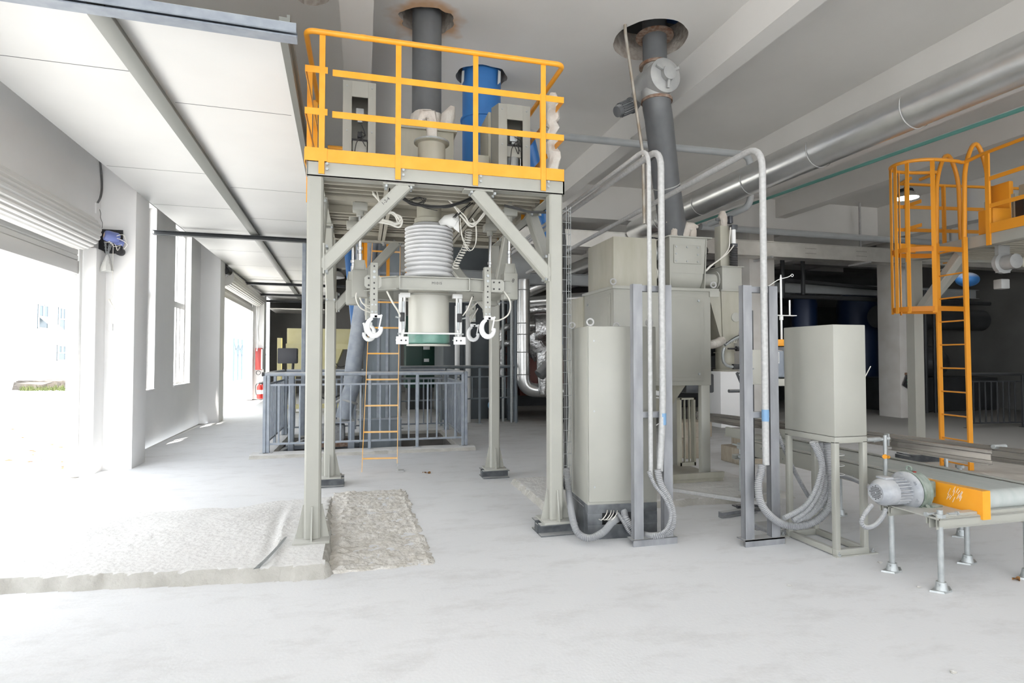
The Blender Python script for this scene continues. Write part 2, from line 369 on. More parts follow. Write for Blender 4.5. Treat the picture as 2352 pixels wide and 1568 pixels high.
# curb round the pit: uneven poured concrete
b = MB()
def lump_bar(b, p0, p1, w, h, n=60, seed=0):
    p0 = Vector(p0); p1 = Vector(p1); d = p1-p0; s = d.normalized().cross(Vector((0,0,1))); rows = []
    for i in range(n+1):
        c = p0+d*i/n; q = lambda k: noise.noise(Vector((i*.25, k*3.1, seed)))*.022
        rows.append([b.bm.verts.new(c+s*(-w/2+q(1))), b.bm.verts.new(c+s*(-w/2+.02+q(2))+Vector((0,0,h*.8+q(3)*.4))), b.bm.verts.new(c+s*(-w/2+.06+q(4)*.5)+Vector((0,0,h+q(5)*.2))), b.bm.verts.new(c+s*(w/2-.03)+Vector((0,0,h+q(6)*.2))), b.bm.verts.new(c+s*(w/2))])
    for A, B in zip(rows, rows[1:]):
        for k in range(4): b.bm.faces.new((A[k], A[k+1], B[k+1], B[k]))
    b.bm.faces.new(rows[0]); b.bm.faces.new(rows[-1][::-1])
    return b
lump_bar(b, (PX1+.22, PY0-.14, 0), (PX0-.28, PY0-.14, 0), .32, .055, seed=3)
lump_bar(b, (PX1+.08, PY1+.1, 0), (PX1+.08, PY0-.2, 0), .28, .055, seed=5); lump_bar(b, (PX0-.1, PY0-.2, 0), (PX0-.1, PY1+.1, 0), .26, .055, seed=6)
lump_bar(b, (PX0-.1, PY1+.1, 0), (PX1+.1, PY1+.1, 0), .24, .055, seed=7)
struct('trim_1', b, 'rawslab', 'low rough concrete curb round the pit')
# raised rough slab on the left and the hacked-out patch beside it
def hf(name, x0, x1, y0, y1, st, fn, m, label):
    b = MB(); nx = int((x1-x0)/st); ny = int((y1-y0)/st); g = []
    for j in range(ny+1):
        row = []
        for i in range(nx+1):
            x = x0+(x1-x0)*i/nx; y = y0+(y1-y0)*j/ny; row.append(b.bm.verts.new((x, y, fn(x, y))))
        g.append(row)
    for j in range(ny):
        for i in range(nx): b.bm.faces.new((g[j][i], g[j][i+1], g[j+1][i+1], g[j+1][i]))
    return struct(name, b, m, label)
sm = lambda t: max(0, min(1, t))**2*(3-2*max(0, min(1, t)))
def slab_h(x, y):
    n = noise.noise(Vector((x*2.2, y*2.2, 1))); n2 = noise.noise(Vector((x*9, y*9, 4))); n3 = noise.noise(Vector((x*24, y*24, 2)))
    front = y-(3.95-.135*(x+.2)-.02*n2-.008*n3)
    right = (-.205+.035*n2+.02*n3+.02*n-(y-4)*.035)-x
    back = (6.5+.3*n)-y
    e = sm(front/.03)*sm(right/.045)*sm(back/1.6)
    groove = -.012*math.exp(-((x+.62-.02*n+ (y-4)*.05)/.035)**2)*sm((y-4.1)/.2) + .01*math.exp(-((x+.56+(y-4)*.05)/.02)**2)
    return -.012+e*(.098+.006*n+.004*n2+.0035*n3+groove)
hf('floor_raised_slab', -3.05, -.1, 3.85, 7.0, .022, slab_h, 'rawslab', 'raised rough concrete slab on the left under the platform leg')
def patch_h(x, y):
    n = noise.noise(Vector((x*7, y*7, 11))); n2 = noise.noise(Vector((x*20, y*20, 4))); n3 = noise.noise(Vector((x*45, y*45, 2)))
    xr = .53+.01*n2-(y-4)*.02
    e = sm((x+.32)/.04)*sm((xr-x)/.03)*sm((y-4.02-.02*n2)/.04)*sm((6.45-y)/.05)
    ridge = .02*sm(1-abs(x+.14)/.09)
    return -.02+e*(.026+.010*n+.009*n2+.006*n3+ridge*(.6+.8*n2)+.008*math.exp(-((x-xr+.07)/.012)**2))
hf('floor_chipped_patch', -.36, .6, 3.95, 6.55, .016, patch_h, 'rough', 'rectangular patch of hacked out concrete with exposed bars')
def msl(x, y):
    n = noise.noise(Vector((x*3, y*3, 21))); n2 = noise.noise(Vector((x*11, y*11, 4)))
    e = sm((x-1.66+.02*n2)/.03)*sm((y-(4.98+.10*n*(1 if x > 2.4 else .2)+.03*n2))/.06)*sm((6.45-y)/.05)*sm((4.35-x+.1*n)/.06)
    return -.01+e*(.068+.007*n+.005*n2)
hf('floor_machine_base', 1.6, 4.5, 4.85, 6.5, .025, msl, 'rawslab', 'low rough concrete base under the weighing machine')
# floor above, with three round openings
b = MB()
H1 = ring_pts((.60, 5.66), .27, .23, 40, .10, 1); H2 = ring_pts((2.93, 5.42), .385, .40, 48, .015, 2); H3 = ring_pts((-.50, 5.42), .19, .27, 40, .05, 3); H4 = ring_pts((1.36, 6.65), .31, .29, 40, .07, 4)
cells = [(H1, .60, 5.66, .44), (H2, 2.93, 5.42, .54), (H3, -.50, 5.42, .33), (H4, 1.36, 6.65, .42)]
xs = sorted({-3.3, 24} | {c[1]+k*c[3] for c in cells for k in (-1, 1)}); ys = sorted({-9, 27} | {c[2]+k*c[3] for c in cells for k in (-1, 1)})
for x0, x1 in zip(xs, xs[1:]):
    for y0, y1 in zip(ys, ys[1:]):
        if not any(abs((x0+x1)/2-c[1]) < c[3] and abs((y0+y1)/2-c[2]) < c[3] for c in cells): b.quad((x0,y0,SL),(x1,y0,SL),(x1,y1,SL),(x0,y1,SL))
for H, cx, cy_, s_ in cells:
    n = len(H); sq = []
    for i in range(n):
        a = 2*PI*i/n; k = s_/max(abs(math.cos(a)), abs(math.sin(a))); sq.append((cx+k*math.cos(a), cy_+k*math.sin(a)))
    for i in range(n): j = (i+1) % n; b.quad((*H[i],SL),(*H[j],SL),(*sq[j],SL),(*sq[i],SL))
b.quad((-3.3,-9,SL+.32),(24,-9,SL+.32),(24,-9,SL),(-3.3,-9,SL))
bmesh.ops.remove_doubles(b.bm, verts=b.bm.verts, dist=.0005)
struct('ceiling', b, 'slab', 'whitewashed concrete floor above with round pipe openings')
b = MB()
for H in (H1, H2, H3, H4):
    A = [b.bm.verts.new((x, y, SL)) for x, y in H]; B = [b.bm.verts.new((x+.015*noise.noise(Vector((x*30,y*30,1))), y+.015*noise.noise(Vector((x*30,y*30,5))), SL+.13)) for x, y in H]; D_ = [b.bm.verts.new((x, y, SL+.30)) for x, y in H]
    for U, V in ((A, B), (B, D_)):
        for i in range(len(U)): b.bm.faces.new((U[i], U[(i+1)%len(U)], V[(i+1)%len(U)], V[i]))
struct('trim_2', b, 'hole', 'chipped concrete edges of the round openings')
# storey above, just what the openings show: dark underside
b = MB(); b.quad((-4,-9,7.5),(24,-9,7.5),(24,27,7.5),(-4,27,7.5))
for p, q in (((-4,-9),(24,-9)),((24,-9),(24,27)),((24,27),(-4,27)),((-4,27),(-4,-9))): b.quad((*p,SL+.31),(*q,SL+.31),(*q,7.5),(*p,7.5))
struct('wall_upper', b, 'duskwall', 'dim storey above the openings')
# beams under the slab
def beam(name, x0, y0, x1, y1, zb, m='slab'):
    b = MB(); b.box((x0,y0,zb), (x1,y1,SL+.005)); return struct(name, b, m)
beam('ceiling_beam', -.21, 1.0, .07, 27, 4.42)
beam('ceiling_beam', 3.50, -9, 3.72, 27, 4.42)
beam('ceiling_beam', 5.92, -9, 6.2, 27, 4.05); beam('ceiling_beam', 8.5, -9, 8.75, 27, 4.42); beam('ceiling_beam', 11.2, -9, 11.5, 27, 4.05); beam('ceiling_beam', 14.4, -9, 14.7, 27, 4.42)
beam('ceiling_beam', -2.9, 10.3, 24, 10.65, 4.15); beam('ceiling_beam', .1, 14.6, 24, 14.9, 4.3); beam('ceiling_beam', -2.9, 17.6, 24, 18.0, 4.1)
# concrete columns inside the hall
def col(x0, y0, x1, y1, m, label):
    b = MB(); b.box((x0,y0,-.01), (x1,y1,SL), .012); o = struct('column', b, m, label); return o
col(7.88, 10.35, 8.5, 10.95, 'pier', 'square whitewashed column behind the sewing station')
col(12.45, 10.9, 13.05, 11.5, 'pier', 'square whitewashed column far right')
b = MB(); b.box((12.57,10.86,1.02),(12.75,10.9,1.08),.01)
t = solo('wall_bracket', b, 'rust', 'small rusty steel bracket on the far right column', 'bracket')
# back and right walls, in shade
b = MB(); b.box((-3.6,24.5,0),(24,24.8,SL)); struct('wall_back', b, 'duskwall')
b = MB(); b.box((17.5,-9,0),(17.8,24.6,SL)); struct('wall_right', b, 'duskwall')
b = MB(); b.box((11,-9.3,0),(17.8,-9,SL)); b.box((-3.3,-9.3,4.6),(11,-9,SL)); struct('wall_front_unseen', b, 'wall')  # unseen front wall, its opening shaped to set how far daylight reaches
# street wall: openings with reveals
b = MB(WR); A0, A1, ZT = -3.24, -3.0, SL
def wseg(y0, y1, z0, z1): b.box((A0,y0,z0), (A1,y1,z1))
D1a, D1b, D1h = 3.4, 8.2, 2.86
W1a, W1b, W2a, W2b, WS, WT = 9.6, 10.8, 11.95, 13.15, .92, 3.95
D2a, D2b, D2h = 15.2, 21.5, 3.55
wseg(-9.3, -8.3, -.02, ZT); wseg(-8.3, .4, 4.6, ZT); wseg(.4, D1a, -.02, ZT); wseg(D1a, D1b, D1h, ZT); wseg(D1b, W1a, -.02, ZT)  # first gap is an unseen opening, added for daylight from the left
wseg(W1a, W1b, -.02, WS); wseg(W1a, W1b, WT, ZT); wseg(W1b, W2a, -.02, ZT)
wseg(W2a, W2b, -.02, WS); wseg(W2a, W2b, WT, ZT); wseg(W2b, D2a, -.02, ZT); wseg(D2a, D2b, D2h, ZT); wseg(D2b, 24.7, -.02, ZT)
struct('wall_left', b, 'wall', 'whitewashed street wall with doors and windows')
for i, (y0, y1, a) in enumerate(((8.47, 9.0, -2.6), (13.98, 14.5, -2.6), (21.6, 22.2, -2.6))):
    b = MB(WR); b.box((-3.05, y0, -.02), (a, y1, SL), .008); struct('wall_left_pillar', b, 'wall', ['whitewashed pillar beside the near roller door', 'second whitewashed pillar before the far roller door', 'third pillar with the red cabinet'][i])
b = MB(WR); b.box((-3.1,D1b-.02,-.02),(-2.93,8.5,2.82),.03); b.box((-3.1,21.4,-.02),(-2.93,21.62,3.5),.03); struct('trim_3', b, 'wall', 'rounded door jamb')
# windows
def window(n, y0, y1):
    b = MB(WR); t = .045; a0, a1 = -3.17, -3.11
    for (p, q) in (((a0,y0,WS),(a1,y0+t,WT)), ((a0,y1-t,WS),(a1,y1,WT)), ((a0,y0,WS),(a1,y1,WS+t)), ((a0,y0,WT-t),(a1,y1,WT)), ((a0,y0,2.42),(a1,y1,2.54)), ((a0+.01,(y0+y1)/2-.03,WS),(a1,(y0+y1)/2+.03,2.45)), ((a0+.01,y1-.38,WS),(a1,y1-.33,2.45)), ((a0+.01,(y0+y1)/2-.02,2.5),(a1,(y0+y1)/2+.02,WT))): b.box(p, q, .006)
    f = struct('window_%d' % n, b, 'white', 'white framed window in the street wall'); 
    b = MB(WR); b.box((-3.26,y0-.02,WS-.03),(-2.98,y1+.02,WS+.004),.008); b.build('window_sill', M['wall'], f)
window(1, W1a, W1b); window(2, W2a, W2b)
# white panel ceiling strip: one sheet, edge profile, long profile, cross profiles
b = MB(WR); b.box((-2.6,3.92,FC),(-.42,24.4,FC+.04)); struct('ceiling_panel', b, 'panel', 'glossy white panels of the lower ceiling')
b = MB(WR)
for y in (5.35, 7.9, 9.6, 11.4, 13.2, 15.2, 17.2, 19.3, 21.5): b.box((-1.38,y,FC-.0015),(-.45,y+.006,FC+.01)); b.box((-2.58,y-.5,FC-.0015),(-1.53,y-.494,FC+.01))
struct('trim_4', b, 'darkprofile', 'dark joints between ceiling panels')
b = MB(WR); b.box((-1.52,3.9,FC-.07),(-1.39,24.4,FC-.06),.002); b.box((-1.50,3.9,FC-.06),(-1.41,24.4,FC))
solo('ceiling_profile', b, 'profile', 'long grey steel profile under the white ceiling panels', 'ceiling profile', kind=None)
b = MB(WR); b.box((-.42,3.95,FC-.02),(-.37,24.4,FC+.10)); b.box((-.37,3.95,FC+.06),(-.35,24.4,FC+.12)); struct('trim_5', b, 'profile', 'edge profile of the white ceiling')
labs = ['dark blue-grey channel across the near edge of the white ceiling', 'dark cross channel under the white ceiling beside the second window', 'dark cross channel under the white ceiling before the far roller door', 'dark cross channel over the far roller door end', 'farthest but one dark cross channel under the white ceiling', 'farthest dark cross channel under the white ceiling']
for i, y in enumerate((3.88, 10.62, 13.9, 17.3, 20.3, 22.6)):
    b = MB(WR); a0 = -3.0 if i else -3.6; a1 = -.30 if i == 0 else (-.2 if i in (1,2) else .1)
    if i in (2,): a1 = -.42
    b.chan((a0,y,FC-.115 if i else FC-.05),(a1,y,FC-.115 if i else FC-.05),.10,.07,.008,up=(0,0,1))
    if i == 0: b.bar((a0,y-.07,FC-.04),(a1,y-.07,FC-.04),.02,.06)
    if i == 2: b.bm.free(); continue
    solo('ceiling_channel', b, 'darkprofile' if i else 'steelgrey', labs[i], 'ceiling channel')
# low panels of the next bay (far end, dim)
b = MB(WR); b.box((-2.5,22.3,3.2),(-.6,24.3,3.24)); struct('ceiling_far', b, 'tray', 'low metal clad ceiling at the far end')

# ------------------------------------------------------------------ roller doors
def roller(name, y0, y1, zc, ac, R, zbot, label, near):
    root = thing(name, label, 'roller door', tuple(WR @ Vector((ac, (y0+y1)/2, zbot))))
    b = MB(WR); n = 72; prof = []
    pts = [(R*(1+.028*(1 if i % 3 else -1)) , 2*PI*i/n) for i in range(n)]
    A = [b.bm.verts.new((ac+r*math.cos(t), y0, zc+r*math.sin(t))) for r, t in pts]; B = [b.bm.verts.new((ac+r*math.cos(t), y1, zc+r*math.sin(t))) for r, t in pts]
    for i in range(n): b.bm.faces.new((A[i], A[(i+1)%n], B[(i+1)%n], B[i]))
    b.bm.faces.new(A[::-1]); b.bm.faces.new(B); b.build('roller_drum', M['door'], root, 20)
    ov = .42 if near else .12
    b = MB(WR); z = zc; n = 0; top = zc-.05; a = ac-R+.02 if near else ac-R+.02
    b2 = []; z = zbot+.16; prev = None
    zs = []
    while z < top: zs += [(a, z), (a+.012, z+.012), (a+.012, z+.062), (a, z+.072)]; z += .074
    for (x, zz) in zs:
        cur = (b.bm.verts.new((x,y0,zz)), b.bm.verts.new((x,y1+ov,zz)))
        if prev: b.bm.faces.new((prev[0], prev[1], cur[1], cur[0]))
        prev = cur
    cu = b.build('slat_curtain', M['door'], root, 20)
    b = MB(WR); b.box((a-.012,y0,zbot),(a+.025,y1+ov,zbot+.16),.006); b.build('bottom_rail', M['door'], root)
    b = MB(WR); b.box((a-.03,y1+ov-.02,.0),(a-.02,y1+ov+.05,zc)); b.box((a+.03,y1+ov-.02,.0),(a+.04,y1+ov+.05,zc)); b.box((a-.03,y1+ov+.04,0),(a+.04,y1+ov+.05,zc)); b.build('guide_track', M['white'], root)
    return root
roller('roller_door', 3.2, 7.70, 2.92, -2.93, .21, 2.47, 'white roller door partly rolled down, nearest on the left', True)
roller('roller_door', 15.3, 21.2, 3.42, -2.76, .22, 3.02, 'far white roller door rolled up beyond the windows', False)
# door operator: dark plate, blue motor, brass disc, chains, cable
root = thing('door_operator', 'chain and motor operator of the near roller door on a black plate', 'door motor', tuple(P(250,555,y=8.4)))
y = 8.42
b = MB(); q0 = P(215,525,y=y); q1 = P(282,583,y=y); b.box((q0.x,y-.006,q1.z),(q1.x,y+.006,q0.z),.004)
for u, v in ((228,529),(263,529),(226,574),(268,572)):
    c = P(u,v,y=y-.01); b.box((c.x-.03,y-.012,c.z-.007),(c.x+.03,y-.004,c.z+.007),.004)
b.build('mounting_plate', M['black'], root)
b = MB(); c = P(246,549,y=8.3); d = Vector((.75,-.66,-.25)).normalized()*-1
c = P(241,540,y=8.2); e = Vector((.16,.10,-.03)); b.lathe(c, [(.045,-.01),(.062,0),(.07,.03),(.07,.13),(.06,.15),(.03,.16)], e, 24)
c2 = P(262,553,y=8.32); b.lathe(c2, [(.03,0),(.045,.01),(.045,.1),(.02,.11)], e, 20); mot = b.build('motor', mat('blue_motor_paint', (.16,.2,.46), .4), root)
b = MB(); b.lathe(c-e.normalized()*.011, [(.03,0),(.03,.006)], e, 20); b.build('brass_disc', M['brass'], mot)
b = MB(); c = P(272,567,y=8.36); b.box(c-Vector((.05,.03,.05)), c+Vector((.04,.04,.05)), .02); c = P(276,578,y=8.38); b.cyl(c-Vector((0,.03,0)), c+Vector((0,.03,0)), .05); b.build('gearbox', M['black'], root)
b = MB()
for k, (u0, v0, u1, v1, u2, v2) in enumerate(((254,545,292,560,285,572),(256,550,284,540,291,556),(250,556,262,566,280,562),(262,560,270,575,276,566),(255,560,248,556,241,556))):
    b.tube([P(u0,v0,y=8.24), P((u0+u1)/2,(v0+v1)/2-4,y=8.2), P(u1,v1,y=8.22), P(u2,v2,y=8.28)], .004, 6)
b.build('motor_cable', M['whitecable'], root)
b = MB()
for u, v in ((240,560),(243,562),(251,563),(256,560),(258,564)):
    a = P(u, v-6, y=8.3); e = P(246+random.uniform(-3,3), 588, y=8.3); n = 9
    for k in range(n): b.torus(a.lerp(e,(k+.5)/n), .008, .0022, (1,0,0) if k%2 else (0,1,0), 8, rs=5)
b.build('hand_chain', M['galv'], root)
b = MB(); c = P(247,586,y=8.3); b.rings([c, c-Vector((0,0,.03)), c-Vector((.004,0,.09)), c-Vector((.008,0,.17)), c-Vector((.004,0,.205))], [.012,.032,.045,.068,.07], 14); b.jitter(.012, 30); b.build('chain_bag', mat('pale_plastic_bag', (.62,.62,.60), .4, bump=.5, bscale=30), root)
# pull cord with hanging switch
b = MB(); b.tube([P(260,560,y=8.3),P(259,620,y=8.3),P(258,680,y=8.3),P(249,688,y=8.3),P(256,700,y=8.28),P(250,686,y=8.3),P(262,708,y=8.3),P(257,720,y=8.3),P(256,745,y=8.3)], .0035, 6)
r2 = thing('hanging_switch', 'white pendant switch hanging on a cord beside the near roller door', 'switch', tuple(P(255,755,y=8.3))); b.build('cord', M['whitecable'], r2)
b = MB(); c = P(255,751,y=8.3); b.box(c-Vector((.022,.015,.045)), c+Vector((.022,.015,.045)), .008); b.build('switch_body', M['white'], r2)
# flexible conduit, socket box and thin lead above the plate
r3 = thing('power_conduit', 'grey flexible conduit dropping from the ceiling to the door motor', 'conduit', tuple(P(215,470,y=8.29)))
b = MB(); b.flex([P(229,362,y=8.29),P(233,400,y=8.42),P(234,430,y=8.42),P(231,452,y=8.28),P(224,466,y=8.29)], .012, .014, 8); b.build('flexible_sleeve', mat('dark_grey_sleeve', (.12,.12,.12), .6), r3)
b = MB(); c = P(219,478,y=8.3); b.box(c-Vector((.02,.02,.07)), c+Vector((.02,.02,.07)), .004); b.build('junction_box', M['white'], r3)
b = MB(); b.tube([P(224,474,y=8.42),P(226,476,y=8.42),P(231,488,y=8.42),P(231,500,y=8.42),P(235,512,y=8.42),P(234,524,y=8.42)], .003, 6); b.build('lead', M['cable'], r3)
# far door operator, pull ropes, red cabinet, extinguishers
r4 = thing('door_operator', 'black operator box of the far roller door behind the second pillar', 'door motor', tuple(P(517,620,y=14.7)))
b = MB(); q = P(512,620,y=14.75); b.box(q+Vector((-.12,-.05,-.14)), q+Vector((.1,.05,.16)), .01); b.build('mounting_plate', M['black'], r4)
b = MB(); q = P(520,622,y=14.6); b.cyl(q+Vector((-.02,-.08,.0)), q+Vector((.02,.1,0)), .10, seg=14); b.cyl(q+Vector((0,-.12,-.02)), q+Vector((0,-.06,-.02)), .05, seg=12); b.build('sprocket', M['dark'], r4)
r5 = thing('pull_rope', 'white loop of pull rope hanging by the far roller door', 'rope', tuple(P(594,790,y=21.3)))
b = MB(); b.tube([P(590,676,y=21.3),P(591,740,y=21.3),P(592,780,y=21.3),P(590,806,y=21.3)], .018, 6); b.tube([P(596,676,y=21.35),P(595,720,y=21.35),P(593,760,y=21.35),P(595,784,y=21.35)], .018, 6); b.build('rope', M['white'], r5)
r6 = thing('hose_cabinet', 'narrow red fire cabinet on the third pillar by the far door', 'fire cabinet', tuple(P(594,852,y=21.5)))
q0 = P(588,799,y=21.55); q1 = P(602,849,y=21.55); b = MB(); b.box((q0.x,21.45,q1.z),(q1.x,21.6,q0.z),.01); b.build('cabinet_body', M['red'], r6)
b = MB(); b.box((q1.x-.02,21.43,q1.z+.02),(q1.x+.03,21.6,q0.z-.04),.005); b.build('door_frame', M['white'], r6)
b = MB(); b.torus((q0.x+.1,21.45,q1.z-.1), .07, .01, (0,1,0), 14); b.build('hook', M['black'], r6)
def extinguisher(px, py, Y, lab):
    p = P(px, py, y=Y); p.z = 0; r = thing('fire_extinguisher', lab, 'fire extinguisher', (p.x, p.y, 0))
    b = MB(); b.lathe(p+Vector((0,0,.01)), [(.07,0),(.085,.02),(.085,.40),(.06,.47),(.025,.49),(.025,.52)], seg=20); c_ = b.build('cylinder', M['red'], r)
    b = MB(); b.lathe(p+Vector((0,0,.18)), [(.0865,0),(.0865,.14)], seg=20, cap=False); b.build('label_band', M['sticker'], c_)
    b = MB(); b.box(p+Vector((-.03,-.02,.52)), p+Vector((.06,.02,.57)), .006); b.bar(p+Vector((-.01,0,.57)), p+Vector((.11,0,.61)), .02, .012); b.build('valve_handle', M['black'], r)
    b = MB(); b.tube([p+Vector((-.03,0,.54)), p+Vector((-.11,-.02,.5)), p+Vector((-.12,-.02,.3)), p+Vector((-.10,-.02,.15))], .011, 8); b.build('hose', M['cable'], r)
extinguisher(596, 905, 21.35, 'red fire extinguisher on the floor below the red cabinet')
extinguisher(602, 905, 21.42, 'second red extinguisher half behind the first one')
# third door further on, dark
b = MB(WR); b.box((-3.02,22.4,0),(-2.96,24.2,3.2)); struct('door_3', b, 'duskwall', 'shut far door in shade')

# ------------------------------------------------------------------ outside
b = MB(); b.quad((-70,-30,-.04),(-3.3,-30,-.04),(-3.3,120,-.04),(-70,120,-.04)); b.quad((-3.3,-40,-.04),(60,-40,-.04),(60,-9.4,-.04),(-3.3,-9.4,-.04)); struct('ground_yard', b, 'yard', 'sunlit yard outside the doors')
bld = thing('neighbouring_building', 'overexposed white building across the yard with small opening windows', 'building', (-17,40,0))
b = MB(); b.box((-25,6,-.05),(-17,130,12)); b.build('wall', M['outwall'], bld)
def pane(u0, v0, u1, v1, open_=False):
    a = P(u0, v0, x=-16.97); c = P(u1, v1, x=-16.97); ya, yb = sorted((a.y, c.y)); zb, zt = sorted((a.z, c.z))
    b = MB(); b.box((-17.02,ya,zb),(-16.96,yb,zt)); o = b.build('window', mat('pale_window_glass', (.09,.125,.15), .2), bld)
    b = MB(); t = .06
    for p, q in (((ya,zb),(ya+t,zt)),((yb-t,zb),(yb,zt)),((ya,zb),(yb,zb+t)),((ya,zt-t),(yb,zt)),((ya,(zb+zt)/2-t/2),(yb,(zb+zt)/2+t/2)),(((ya+yb)/2-t/2,(zb+zt)/2),((ya+yb)/2+t/2,zt))): b.box((-16.98,p[0],p[1]),(-16.92,q[0],q[1]))
    b.build('window_frame', M['white'], o)
    if open_:
        b = MB(); zm = (zb+zt)/2; b.prism([(-16.95,ya,zm),(-16.95,yb,zm),(-16.2,yb,zb-.05),(-16.2,ya,zb-.05)], (.04,0,0)); b.build('open_sash', M['white'], o)
pane(88,698,110,756,True); pane(135,705,149,760); pane(132,792,150,828)
can = thing('steel_canopy', 'white steel canopy frame over the yard beyond the near door', 'canopy', (-9,25,0))
b = MB()
for z in (4.1, 5.3): b.bar((-9,6,z),(-9,60,z),.10,.10)
for k in range(8): y = 14+k*3.4; b.bar((-9,y,4.1),(-9,y+1.7,5.3),.06,.06); b.bar((-9,y+1.7,5.3),(-9,y+3.4,4.1),.06,.06)
b.build('truss', mat('faded_white_steel', (.74,.74,.74), .6), can)
for y in (23.0, 45.0): b = MB(); b.bar((-9,y,-.04),(-9,y,4.1),.14,.14); b.build('post', M['white'], can)
# rubble with weeds, chair-like wreck
random.seed(3)
b = MB()
for k in range(60):
    u = random.uniform(55, 148); c = P(u, 893-random.random()*8, z=0); s = random.uniform(.1,.5)
    b.box(c-Vector((s,s,.3)), c+Vector((s,s*.8,s*.5)))
b.jitter(.25, 2)
tag(b.build('rubble_heap', M['rubble']), 'low heap of broken rubble in the yard outside the near door', 'rubble', kind='stuff')
b = MB()
for k in range(260):
    u = random.uniform(45, 150); c = P(u, 898-random.random()*6, z=0); h = random.uniform(.05,.25)
    d = Vector((random.uniform(-.1,.1), random.uniform(-.1,.1), h)); b.quad(c, c+Vector((.06,0,0)), c+d, c+d*.99)
tag(b.build('weeds', M['grass']), 'dry weeds growing along the rubble outside the near door', 'weeds', kind='stuff')
fen = thing('yard_fence', 'blue-grey metal fence across the yard seen through the far door', 'fence', (-9,42,0))
for k in range(10):
    b = MB(); y = 38+k*1.2; x = -7.6-(k*.0)
    b.bar((x,y,0),(x,y,2.6),.08,.08)
    b.bar((x,y,2.4),(x,y+1.2,1.6),.06,.06); b.bar((x,y,1.5),(x,y+1.2,2.3),.06,.06)
    b.build('fence_panel', mat('pale_blue_steel', (.10,.15,.19), .5) if k == 0 else bpy.data.materials['pale_blue_steel'], fen)
# dead leaves blown in through the near door
random.seed(11)
for k in range(14):
    u = random.uniform(6, 150); v = random.uniform(985, 1075); c = P(u, v, z=-.03)
    b = MB(); s = random.uniform(.04,.09); a = random.uniform(0, 6.3)
    ex = Vector((math.cos(a), math.sin(a), 0))*s; ey = Vector((-math.sin(a), math.cos(a), 0))*s*.45
    b.bm.faces.new([b.bm.verts.new(q) for q in (c-ex, c-ey+Vector((0,0,.012)), c+ex, c+ey+Vector((0,0,.016)))])
    o = b.build('dead_leaf', M['leaf']); tag(o, 'dry brown leaf on the bright yard just outside the near roller door', 'leaf', 'leaves outside the near door')
# ================================================================== THE PLATFORM
XL, XR, YN, YF = -.355, 1.560, 4.56, 6.83
DK = 2.93                        # deck level
gan = thing('steel_platform', 'beige steel platform on four legs with yellow guard rails, centre of the hall', 'platform', (.6,5.7,0))
def leg(x, y, z0, block, s=.115, gus=True, parent=None, top=2.81):
    b = MB(); b.bar((x,y,z0+.02),(x,y,top),s,s,up=(0,1,0)); o = b.build('leg', M['paint'], parent or gan)
    b = MB(); h = .13; b.box((x-h,y-h,z0),(x+h,y+h,z0+.018),.003)
    for sx in (-1,1):
        b.prism([(x+sx*s/2,y-.006,z0+.018),(x+sx*(h-.01),y-.006,z0+.018),(x+sx*(s/2+.012),y-.006,z0+.26),(x+sx*s/2,y-.006,z0+.26)],(0,.012,0))
        b.prism([(x-.006,y+sx*s/2,z0+.018),(x-.006,y+sx*(h-.01),z0+.018),(x-.006,y+sx*(s/2+.012),z0+.26),(x-.006,y+sx*s/2,z0+.26)],(.012,0,0))
    b.build('base_plate', M['paint'], o)
    if block:
        b = MB(); b.chan((x-.16,y-.085,z0-.045),(x+.16,y-.085,z0-.045),.09,.09,.008,up=(0,0,1)); b.chan((x+.16,y+.085,z0-.045),(x-.16,y+.085,z0-.045),.09,.09,.008,up=(0,0,1))
        b.box((x-.16,y-.05,z0-.09),(x-.15,y+.05,z0-.02)); b.build('packing_channel', M['plinth'], o)
    return o
leg(XL, YN, .085, False); leg(XR, YN, .092, True); leg(XL, YF, .092, True); leg(XR, YF, .092, True)
# perimeter beams (bolted H sections)
def brm(p, q, name='beam', m='paint', w=.10, h=.12, t=.01):
    b = MB(); b.hbeam(p, q, w, h, t); return b.build(name, M[m], gan)
zb = 2.87
b = MB(); b.box((XL-.058,YN-.06,2.81),(XR+.072,YN-.05,2.935),.002); b.box((XL-.058,YN-.06,2.81),(XR+.07,YN+.04,2.822)); b.box((XL-.058,YN-.06,2.922),(XR+.07,YN+.04,2.935)); b.build('beam', M['paint'], gan)
b = MB(); b.box((XR+.055,YN-.06,2.81),(XR+.072,YF+.06,2.935),.002); b.box((XR-.03,YN-.04,2.81),(XR+.07,YF+.06,2.822)); b.build('beam', M['paint'], gan)
b = MB(); b.box((XL-.062,YN-.06,2.81),(XL-.05,YF+.06,2.935),.002); b.box((XL-.05,YN-.04,2.81),(XL+.04,YF+.06,2.822)); b.build('beam', M['paint'], gan)
b = MB(); b.box((XL-.06,YF+.04,2.79),(XR+.07,YF+.055,2.935),.002); b.box((XL,YF-.06,2.79),(XR,YF+.055,2.802)); b.build('beam', M['deckpaint'], gan)
